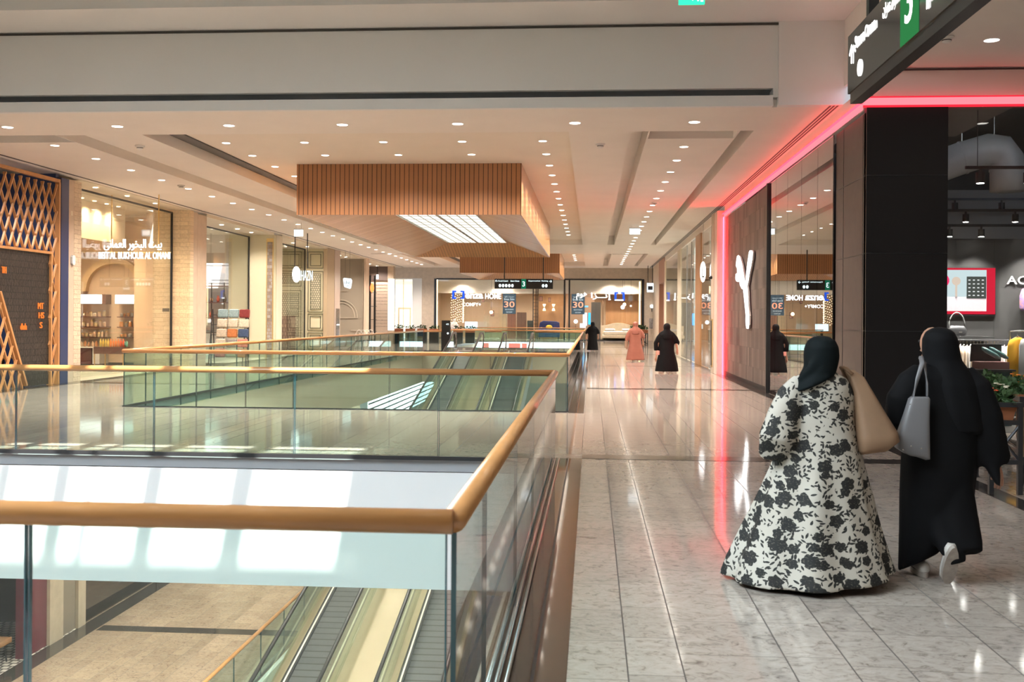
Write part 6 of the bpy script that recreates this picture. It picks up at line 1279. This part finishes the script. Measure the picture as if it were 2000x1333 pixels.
def body(t, hx, hy, hz, sc=1.0, arms=(), look=0.0, feet=((-0.1, 0), (0.1, 0)), gx=None, gy=None):
    """one continuous skinned figure under the clothes: feet, legs, pelvis, spine, neck, head, arms"""
    gx = hx if gx is None else gx; gy = hy if gy is None else gy
    V, E, Rr = [], [], []
    def add(p, r, par=None):
        V.append(Vector(p)); Rr.append(r*sc); i = len(V)-1
        if par is not None: E.append((par, i))
        return i
    H = hz
    pel = add((gx, gy, 0.53*H), 0.12); w = add((gx, gy, 0.63*H), 0.10, pel); ch = add((gx*0.7+hx*0.3, gy, 0.74*H), 0.125, w); nk = add((hx*0.7+gx*0.3, hy, 0.84*H), 0.05, ch); n2 = add((hx, hy, 0.875*H), 0.05, nk)
    h1 = add((hx, hy+0.005, 0.915*H), 0.082, n2); h2 = add((hx, hy, 0.965*H), 0.088, h1)
    for k, (fx, fy) in enumerate(feet):
        s = -1 if k == 0 else 1
        a = add((gx+s*0.085*sc, gy, 0.47*H), 0.085, pel); b_ = add((gx+0.5*(fx)+s*0.04, gy+fy*0.5+0.02, 0.28*H), 0.06, a); c = add((gx+fx, gy+fy, 0.06), 0.04, b_); add((gx+fx+s*0.02, gy+fy+0.13, 0.035), 0.032, c)
    for k, A in enumerate(arms):
        s0 = add((hx*0.4+gx*0.6+(-0.16 if k == 0 else 0.16)*sc, gy, 0.80*H), 0.055, ch); e = add(A[0], 0.042, s0); wr = add(A[1], 0.028, e); pm = add(Vector(A[1])+Vector(A[2])*0.06, 0.034, wr)
        d = Vector(A[2]).normalized(); side = d.cross(Vector((0, 1, 0.01))).normalized(); q = add(Vector(A[1])+d*0.085, 0.03, pm)
        for j, f in enumerate((-1.5, -0.5, 0.5, 1.5)):
            L = (0.065, 0.075, 0.08, 0.06)[j]; f1 = add(V[q]+side*0.013*f*1.2+d*0.02, 0.0085, q); f2 = add(V[f1]+d*L*0.5+Vector((0, 0.012, 0)), 0.0078, f1); add(V[f2]+d*L*0.4+Vector((0, 0.02, 0)), 0.007, f2)
        th = add(V[pm]+side*(-0.035)+d*0.01, 0.011, pm); add(V[th]+d*0.04-side*0.012, 0.009, th)
    me = bpy.data.meshes.new('body'); og = wloc(t); me.from_pydata([v-og for v in V], E, []); me.update()
    o = bpy.data.objects.new('body', me); COL.objects.link(o); o.parent = t; me.materials.append(M['skin'])
    sk = o.modifiers.new('skin', 'SKIN'); sk.use_smooth_shade = True
    for i, sv in enumerate(me.skin_vertices[0].data): sv.radius = (Rr[i], Rr[i]); sv.use_root = (i == 0)
    ss = o.modifiers.new('sub', 'SUBSURF'); ss.levels = 1; ss.render_levels = 2
    return o
def face(t, hx, hy, hz, yaw):
    """eyes, nose, mouth and jaw on the side the head looks to"""
    f = MB(); d = Vector((sin(yaw), cos(yaw), 0)); s = Vector((cos(yaw), -sin(yaw), 0)); c = Vector((hx, hy, hz*0.935))
    f.ball(tuple(c+d*0.025), 0.095, 16, (0.82, 0.95, 1.15)); f.ball(tuple(c+d*0.118+Vector((0, 0, -0.005))), 0.017, 8, (0.8, 1, 1.4)); f.ball(tuple(c+d*0.10+Vector((0, 0, -0.05))), 0.02, 8, (1.3, 0.7, 0.5)); f.ball(tuple(c+d*0.08+Vector((0, 0, -0.085))), 0.03, 8, (1, 0.8, 0.7))
    f.build('face', 'skin', t, smooth=True)
    for q in (-1, 1):
        e = MB(); e.ball(tuple(c+d*0.103+s*0.033*q+Vector((0, 0, 0.012))), 0.011, 8); e.build('eye', 'black', t, smooth=True)

# ---------------- woman in the floral robe
X0, Yw = 1.47, 6.95
t = thing('person', 'woman in dark headscarf and long white robe with black flower print walking away', 'person', (X0, Yw, 0))
body(t, 1.49, 6.98, 1.60, 1.0, arms=(((1.19, 6.86, 1.10), (1.20, 7.08, 0.98), (0.1, 0.4, -0.5)), ((1.635, 7.0, 1.10), (1.61, 7.15, 1.0), (0, 0.6, 0.2))), feet=((-0.12, 0.05), (0.13, 0.2)), gx=1.46, gy=7.0)
d = MB()
d.loft([ring(1.415, 6.98, 0.045, 0.535, 0.40, folds=0.07, k=7, ph=0.3, tilt=(0.04, 0.02)), ring(1.42, 6.98, 0.14, 0.50, 0.365, folds=0.075, k=7, ph=0.4), ring(1.435, 6.99, 0.35, 0.42, 0.31, folds=0.08, k=7, ph=0.6), ring(1.46, 6.99, 0.6, 0.335, 0.25, folds=0.075, k=7, ph=0.9),
        ring(1.475, 6.99, 0.82, 0.272, 0.20, folds=0.035, k=7, ph=1.2), ring(1.48, 6.99, 1.0, 0.225, 0.165, folds=0.025, k=6, ph=1.5), ring(1.485, 6.99, 1.15, 0.205, 0.145, folds=0.015, k=5, ph=1.8), ring(1.485, 6.99, 1.27, 0.20, 0.13), ring(1.485, 6.99, 1.335, 0.16, 0.11), ring(1.485, 6.99, 1.375, 0.09, 0.08), ring(1.485, 6.99, 1.41, 0.06, 0.06)])
sleeve(d, [(1.36, 6.98, 1.31), (1.29, 6.94, 1.22), (1.225, 6.88, 1.08), (1.185, 6.85, 0.96), (1.185, 6.90, 0.87), (1.22, 6.99, 0.86)], [0.06, 0.09, 0.105, 0.115, 0.11, 0.07])
sleeve(d, [(1.60, 6.98, 1.31), (1.63, 6.98, 1.22), (1.635, 7.0, 1.08), (1.63, 7.05, 1.0), (1.61, 7.15, 0.98)], [0.06, 0.075, 0.075, 0.07, 0.05])
remesh(d.build('robe', 'floral', t, smooth=True), 0.014, 3)
sc_ = MB()
sc_.loft([ring(1.49, 6.985, 1.607, 0.012, 0.012, 40), ring(1.49, 6.985, 1.60, 0.05, 0.055, 40), ring(1.49, 6.985, 1.575, 0.088, 0.10, 40), ring(1.49, 6.985, 1.53, 0.108, 0.125, 40), ring(1.492, 6.985, 1.47, 0.113, 0.128, 40, 0.01, 5), ring(1.488, 6.98, 1.41, 0.106, 0.118, 40, 0.02, 5), ring(1.47, 6.975, 1.365, 0.112, 0.115, 40, 0.03, 6), ring(1.45, 6.97, 1.33, 0.135, 0.128, 40, 0.035, 6, tilt=(0.25, 0)), ring(1.425, 6.965, 1.295, 0.155, 0.135, 40, 0.04, 6, tilt=(0.45, 0)), ring(1.42, 6.965, 1.28, 0.11, 0.10, 40, 0.04, 6, tilt=(0.45, 0))][::-1])
sleeve(sc_, [(1.50, 6.93, 1.56), (1.46, 6.895, 1.47), (1.42, 6.89, 1.38), (1.34, 6.92, 1.31)], [0.03, 0.045, 0.05, 0.03], n=14, flat=0.5)
remesh(sc_.build('headscarf', 'scarf_teal', t, smooth=True), 0.011, 3)
face(t, 1.495, 7.02, 1.60, 0.5)
for sx, sy in ((-0.11, 0.02), (0.13, 0.2)):
    MB().loft([[(1.46+sx+0.04*w*cos(a), 6.93+sy+u, 0.03+0.028*sin(a)*w2) for a in [2*pi*q/12 for q in range(12)]] for u, w, w2 in ((0, 0.7, 0.9), (0.06, 1, 1), (0.17, 1.05, 0.9), (0.24, 0.5, 0.5))]).build('shoe', 'black', t, smooth=True)
# tan tote
t = thing('tote_bag', 'tan tote bag hanging from the right shoulder of the floral-robed woman', 'bag', (1.86, 6.96, 0.86))
tan = mat('tan_canvas', (0.24, 0.14, 0.08), 0.65, noise=0.12, nscale=5)
tb = MB()
def sq(x0, x1, y0, y1, z, s=0.0, n=8):
    pts = []; cx, cy, a, b = (x0+x1)/2, (y0+y1)/2, (x1-x0)/2, (y1-y0)/2
    for i in range(32):
        th = 2*pi*i/32; c_, s_ = cos(th), sin(th); pw_ = 0.45
        pts.append((cx+a*math.copysign(abs(c_)**pw_, c_), cy+b*math.copysign(abs(s_)**pw_, s_), z+s*(cx+a*c_-x0)))
    return pts
tb.loft([sq(1.73, 1.905, 6.86, 7.10, 0.845, 0.25), sq(1.715, 1.965, 6.83, 7.12, 0.87, 0.30), sq(1.705, 1.955, 6.84, 7.11, 0.96, 0.15), sq(1.70, 1.895, 6.88, 7.09, 1.10), sq(1.69, 1.815, 6.91, 7.07, 1.24), sq(1.665, 1.76, 6.94, 7.05, 1.34), sq(1.63, 1.70, 6.96, 7.04, 1.385)])
tb.build('bag_body', tan, t, smooth=True)
MB().tube([(1.68, 6.95, 1.36), (1.645, 6.97, 1.395), (1.63, 7.01, 1.40), (1.65, 7.06, 1.38), (1.69, 7.08, 1.28)], 0.022, 8, 0.5).build('strap', tan, t, smooth=True)

# ---------------- woman in black
X1, Yb = 2.33, 7.2
t = thing('person', 'woman in black abaya and headscarf with white trainers walking away at right', 'person', (X1, Yb, 0))
body(t, 2.325, 7.25, 1.665, 1.0, arms=(((2.06, 7.16, 1.16), (2.15, 7.3, 1.02), (0.2, 0.4, 0)), ((2.62, 7.15, 1.04), (2.68, 7.20, 0.76), (0.15, 0.1, -0.8))), feet=((-0.1, 0.1), (0.02, -0.12)), gx=2.32, gy=7.22)
d = MB()
d.loft([ring(2.20, 7.26, 0.09, 0.125, 0.12, folds=0.05, k=5, ph=0.2, tilt=(0.5, -0.3)), ring(2.25, 7.24, 0.3, 0.175, 0.155, folds=0.04, k=5), ring(2.305, 7.22, 0.55, 0.235, 0.18, folds=0.035, k=5, ph=0.5), ring(2.32, 7.22, 0.8, 0.245, 0.18, folds=0.03, k=5, ph=0.8), ring(2.335, 7.22, 1.0, 0.24, 0.17, folds=0.02, k=5, ph=1), ring(2.335, 7.23, 1.2, 0.23, 0.15), ring(2.335, 7.23, 1.33, 0.21, 0.135), ring(2.335, 7.24, 1.41, 0.14, 0.11), ring(2.33, 7.25, 1.46, 0.07, 0.07)])
# trailing hem swept to the right and the lifted rear trouser leg
sleeve(d, [(2.36, 7.15, 0.75), (2.39, 7.10, 0.45), (2.41, 7.05, 0.26), (2.41, 7.02, 0.21)], [0.13, 0.13, 0.125, 0.115], flat=0.6)
sleeve(d, [(2.30, 7.18, 0.55), (2.31, 7.08, 0.30), (2.345, 7.00, 0.20), (2.36, 6.985, 0.145)], [0.12, 0.095, 0.07, 0.055], flat=0.8)
sleeve(d, [(2.20, 7.22, 1.37), (2.13, 7.18, 1.30), (2.06, 7.15, 1.18), (2.045, 7.17, 1.06), (2.09, 7.24, 1.0)], [0.07, 0.10, 0.115, 0.11, 0.075])
sleeve(d, [(2.47, 7.22, 1.37), (2.53, 7.17, 1.27), (2.59, 7.15, 1.08), (2.62, 7.16, 0.90), (2.645, 7.18, 0.80), (2.65, 7.18, 0.76)], [0.07, 0.10, 0.105, 0.11, 0.115, 0.10], flat=0.6)
d.loft([ring(2.665, 7.13, 0.63, 0.012, 0.03, 16), ring(2.645, 7.14, 0.70, 0.035, 0.04, 16), ring(2.62, 7.16, 0.8, 0.06, 0.05, 16)])
remesh(d.build('abaya', 'abaya', t, smooth=True), 0.014, 3)
sc_ = MB()
sc_.loft([ring(2.325, 7.255, 1.668, 0.012, 0.012, 40), ring(2.325, 7.255, 1.66, 0.05, 0.055, 40), ring(2.325, 7.255, 1.635, 0.09, 0.10, 40), ring(2.327, 7.255, 1.585, 0.112, 0.128, 40), ring(2.333, 7.255, 1.52, 0.118, 0.13, 40, 0.01, 5), ring(2.342, 7.25, 1.45, 0.122, 0.125, 40, 0.02, 5), ring(2.36, 7.24, 1.38, 0.152, 0.14, 40, 0.03, 6), ring(2.385, 7.23, 1.28, 0.185, 0.165, 40, 0.03, 6), ring(2.41, 7.22, 1.12, 0.19, 0.17, 40, 0.03, 6), ring(2.435, 7.22, 0.98, 0.185, 0.165, 40, 0.04, 6), ring(2.45, 7.22, 0.95, 0.12, 0.10, 40)][::-1])
remesh(sc_.build('headscarf', 'abaya', t, smooth=True), 0.012, 3)
face(t, 2.305, 7.285, 1.665, -0.5)
def trainer(t, x, y, z, pitch, label=None):
    m = Matrix.Rotation(pitch, 3, 'X'); S = MB(); U = MB()
    prof = ((-0.13, 0.6, 0.7), (-0.10, 0.95, 1), (-0.02, 0.95, 0.95), (0.06, 1.1, 0.75), (0.12, 0.95, 0.5), (0.15, 0.5, 0.3))
    rings = [[Vector((0.042*w*cos(a), u, 0.05+0.045*h*sin(a))) for a in [2*pi*q/16 for q in range(16)]] for u, w, h in prof]
    S.loft([[tuple(m@p+Vector((x, y, z))) for p in r] for r in rings])
    rr = [[Vector((0.047*w*cos(a), u*1.03, 0.0+h)) for a in [2*pi*q/24 for q in range(24)]] for u, w, h in ()]
    pts = [(0.045*cos(a)*(1.0+0.12*sin(a)), 0.15*sin(a)) for a in [2*pi*q/28 for q in range(28)]]
    U.loft([[tuple(m@Vector((px, py, h))+Vector((x, y, z))) for px, py in pts] for h in (-0.005, 0.028)])
    o = S.build('trainer', mat('white_leather', (0.6, 0.57, 0.53), 0.5) if 'white_leather' not in bpy.data.materials else bpy.data.materials['white_leather'], t, smooth=True)
    U.build('sole', bpy.data.materials.get('pale_rubber') or mat('pale_rubber', (0.38, 0.33, 0.29), 0.6, noise=0.15, nscale=30), o)
trainer(t, 2.22, 7.32, 0.008, 0.0)
trainer(t, 2.315, 6.98, 0.13, -1.1)
# grey shoulder bag
t = thing('shoulder_bag', 'smooth grey leather shoulder bag hanging at the left side of the woman in black', 'bag', (2.10, 7.02, 0.86))
gl = mat('grey_leather', (0.17, 0.165, 0.175), 0.38)
gb = MB(); gb.loft([sq(2.02, 2.16, 6.97, 7.08, 0.855, -0.35), sq(1.975, 2.185, 6.955, 7.09, 0.885, -0.35), sq(1.99, 2.185, 6.965, 7.085, 0.98, -0.1), sq(2.03, 2.185, 6.98, 7.075, 1.10), sq(2.06, 2.19, 6.99, 7.07, 1.20), sq(2.075, 2.18, 6.995, 7.06, 1.215)])
gb.build('bag_body', gl, t, smooth=True)
MB().tube([(2.07, 7.03, 1.15), (2.085, 7.02, 1.22), (2.12, 7.05, 1.33), (2.155, 7.07, 1.43), (2.17, 7.14, 1.47)], 0.016, 8, 0.5).build('strap', gl, t, smooth=True)
MB().tube([(2.175, 7.03, 1.17), (2.18, 7.05, 1.30), (2.175, 7.08, 1.43), (2.17, 7.16, 1.46)], 0.014, 8, 0.5).build('strap', gl, t, smooth=True)
for x, z in ((2.005, 0.875), (2.06, 0.862), (2.055, 0.90), (2.12, 0.885)): MB().ball((x, 6.962, z), 0.006, 8).build('stud', 'metal', t)
MB().tube([(2.07, 7.0, 1.13), (2.062, 7.0, 1.17)], 0.009, 8).build('buckle', 'metal', t)

# ---------------- distant walkers
def walker(label, x, y, h, cloth, scarf, w=1.0, lean=0.0, larm=None, rarm=None, headw=1.0, hem=0.27):
    t = thing('person', label, 'person', (x, y, 0)); s = h/1.6
    la = larm or (x-0.25*w, y, 0.62*h); ra = rarm or (x+0.25*w, y, 0.62*h)
    body(t, x, y, h, s, arms=((( x-0.24*w, y, 0.64*h), (la[0], la[1], la[2]-0.12*h), (0, 0.1, -1)), ((x+0.24*w, y, 0.64*h), (ra[0], ra[1], ra[2]-0.12*h), (0, 0.1, -1))), feet=((-0.09, -0.05), (0.09, 0.1)))
    d = MB(); d.loft([ring(x+lean, y, 0.05, hem*w, 0.2, 48, 0.04, 6), ring(x+lean, y, 0.3*s, hem*0.9*w, 0.19, 48, 0.04, 6, 0.4), ring(x, y, 0.7*s, 0.21*w, 0.165, 48, 0.03, 5), ring(x, y, 1.0*s, 0.20*w, 0.15, 48, 0.02, 5), ring(x, y, 1.22*s, 0.21*w, 0.13, 48), ring(x, y, 1.33*s, 0.15*w, 0.1, 48), ring(x, y, 1.4*s, 0.06, 0.06, 48)])
    sleeve(d, [(x-0.14*w, y, 1.29*s), (x-0.23*w, y, 1.12*s), (la[0]-0.01, y, 0.95*s), (la[0], la[1], la[2])], [0.06, 0.085, 0.08, 0.075], n=16)
    sleeve(d, [(x+0.14*w, y, 1.29*s), (x+0.23*w, y, 1.12*s), (ra[0]+0.01, y, 0.95*s), (ra[0], ra[1], ra[2])], [0.06, 0.085, 0.08, 0.075], n=16)
    remesh(d.build('robe', cloth, t, smooth=True), 0.025, 3)
    e = MB(); e.loft([ring(x, y, h, 0.01, 0.01, 28), ring(x, y, h-0.01, 0.06, 0.06, 28), ring(x, y, h-0.06, 0.105*headw, 0.115, 28), ring(x, y, h-0.14, 0.115*headw, 0.125, 28), ring(x, y, h-0.21, 0.10, 0.11, 28), ring(x, y, h-0.28, 0.15, 0.13, 28), ring(x, y, h-0.38, 0.2*w, 0.16, 28, 0.04, 5), ring(x, y-0.01, h-0.52, 0.16*w, 0.165, 28, 0.05, 5), ring(x, y, h-0.56, 0.08, 0.1, 28)][::-1])
    remesh(e.build('headscarf', scarf, t, smooth=True), 0.022, 3)
    face(t, x, y+0.03, h, 0.0)
    return t
walker('woman in black abaya walking away, nearest of the distant walkers, pink bag at her left', 2.42, 34.3, 1.61, 'abaya', 'abaya', 1.15, larm=(2.08, 34.3, 0.72), rarm=(2.76, 34.3, 0.95), hem=0.33)
tag(MB().box(2.09, 2.19, 34.2, 34.3, 0.58, 0.72).build('handbag', mat('pink_bag', (0.6, 0.3, 0.25), 0.5), bevel=0.02), 'small pink handbag held by the nearest distant black-robed walker', 'bag')
walker('woman in dusty pink robe and scarf walking away in mid distance', 1.80, 43.8, 1.64, 'pink', 'pink', 1.2, larm=(1.46, 43.8, 0.85), rarm=(2.12, 43.8, 0.95), hem=0.32)
tag(MB().box(1.36, 1.46, 43.7, 43.8, 0.55, 0.85).build('handbag', mat('taupe_bag', (0.35, 0.22, 0.15), 0.5), bevel=0.02), 'taupe bag hanging at the left of the pink-robed walker', 'bag')
walker('person in black robe, farthest of the walkers, beside the railing', 0.05, 57.6, 1.60, 'abaya', 'abaya', 1.15, larm=(-0.28, 57.6, 0.95), rarm=(0.36, 57.7, 0.98), hem=0.27)
walker('person in white robe and cap standing far away beside the pale blue screen', -10.75, 82.0, 1.72, 'robe_white', 'robe_white', 1.1)
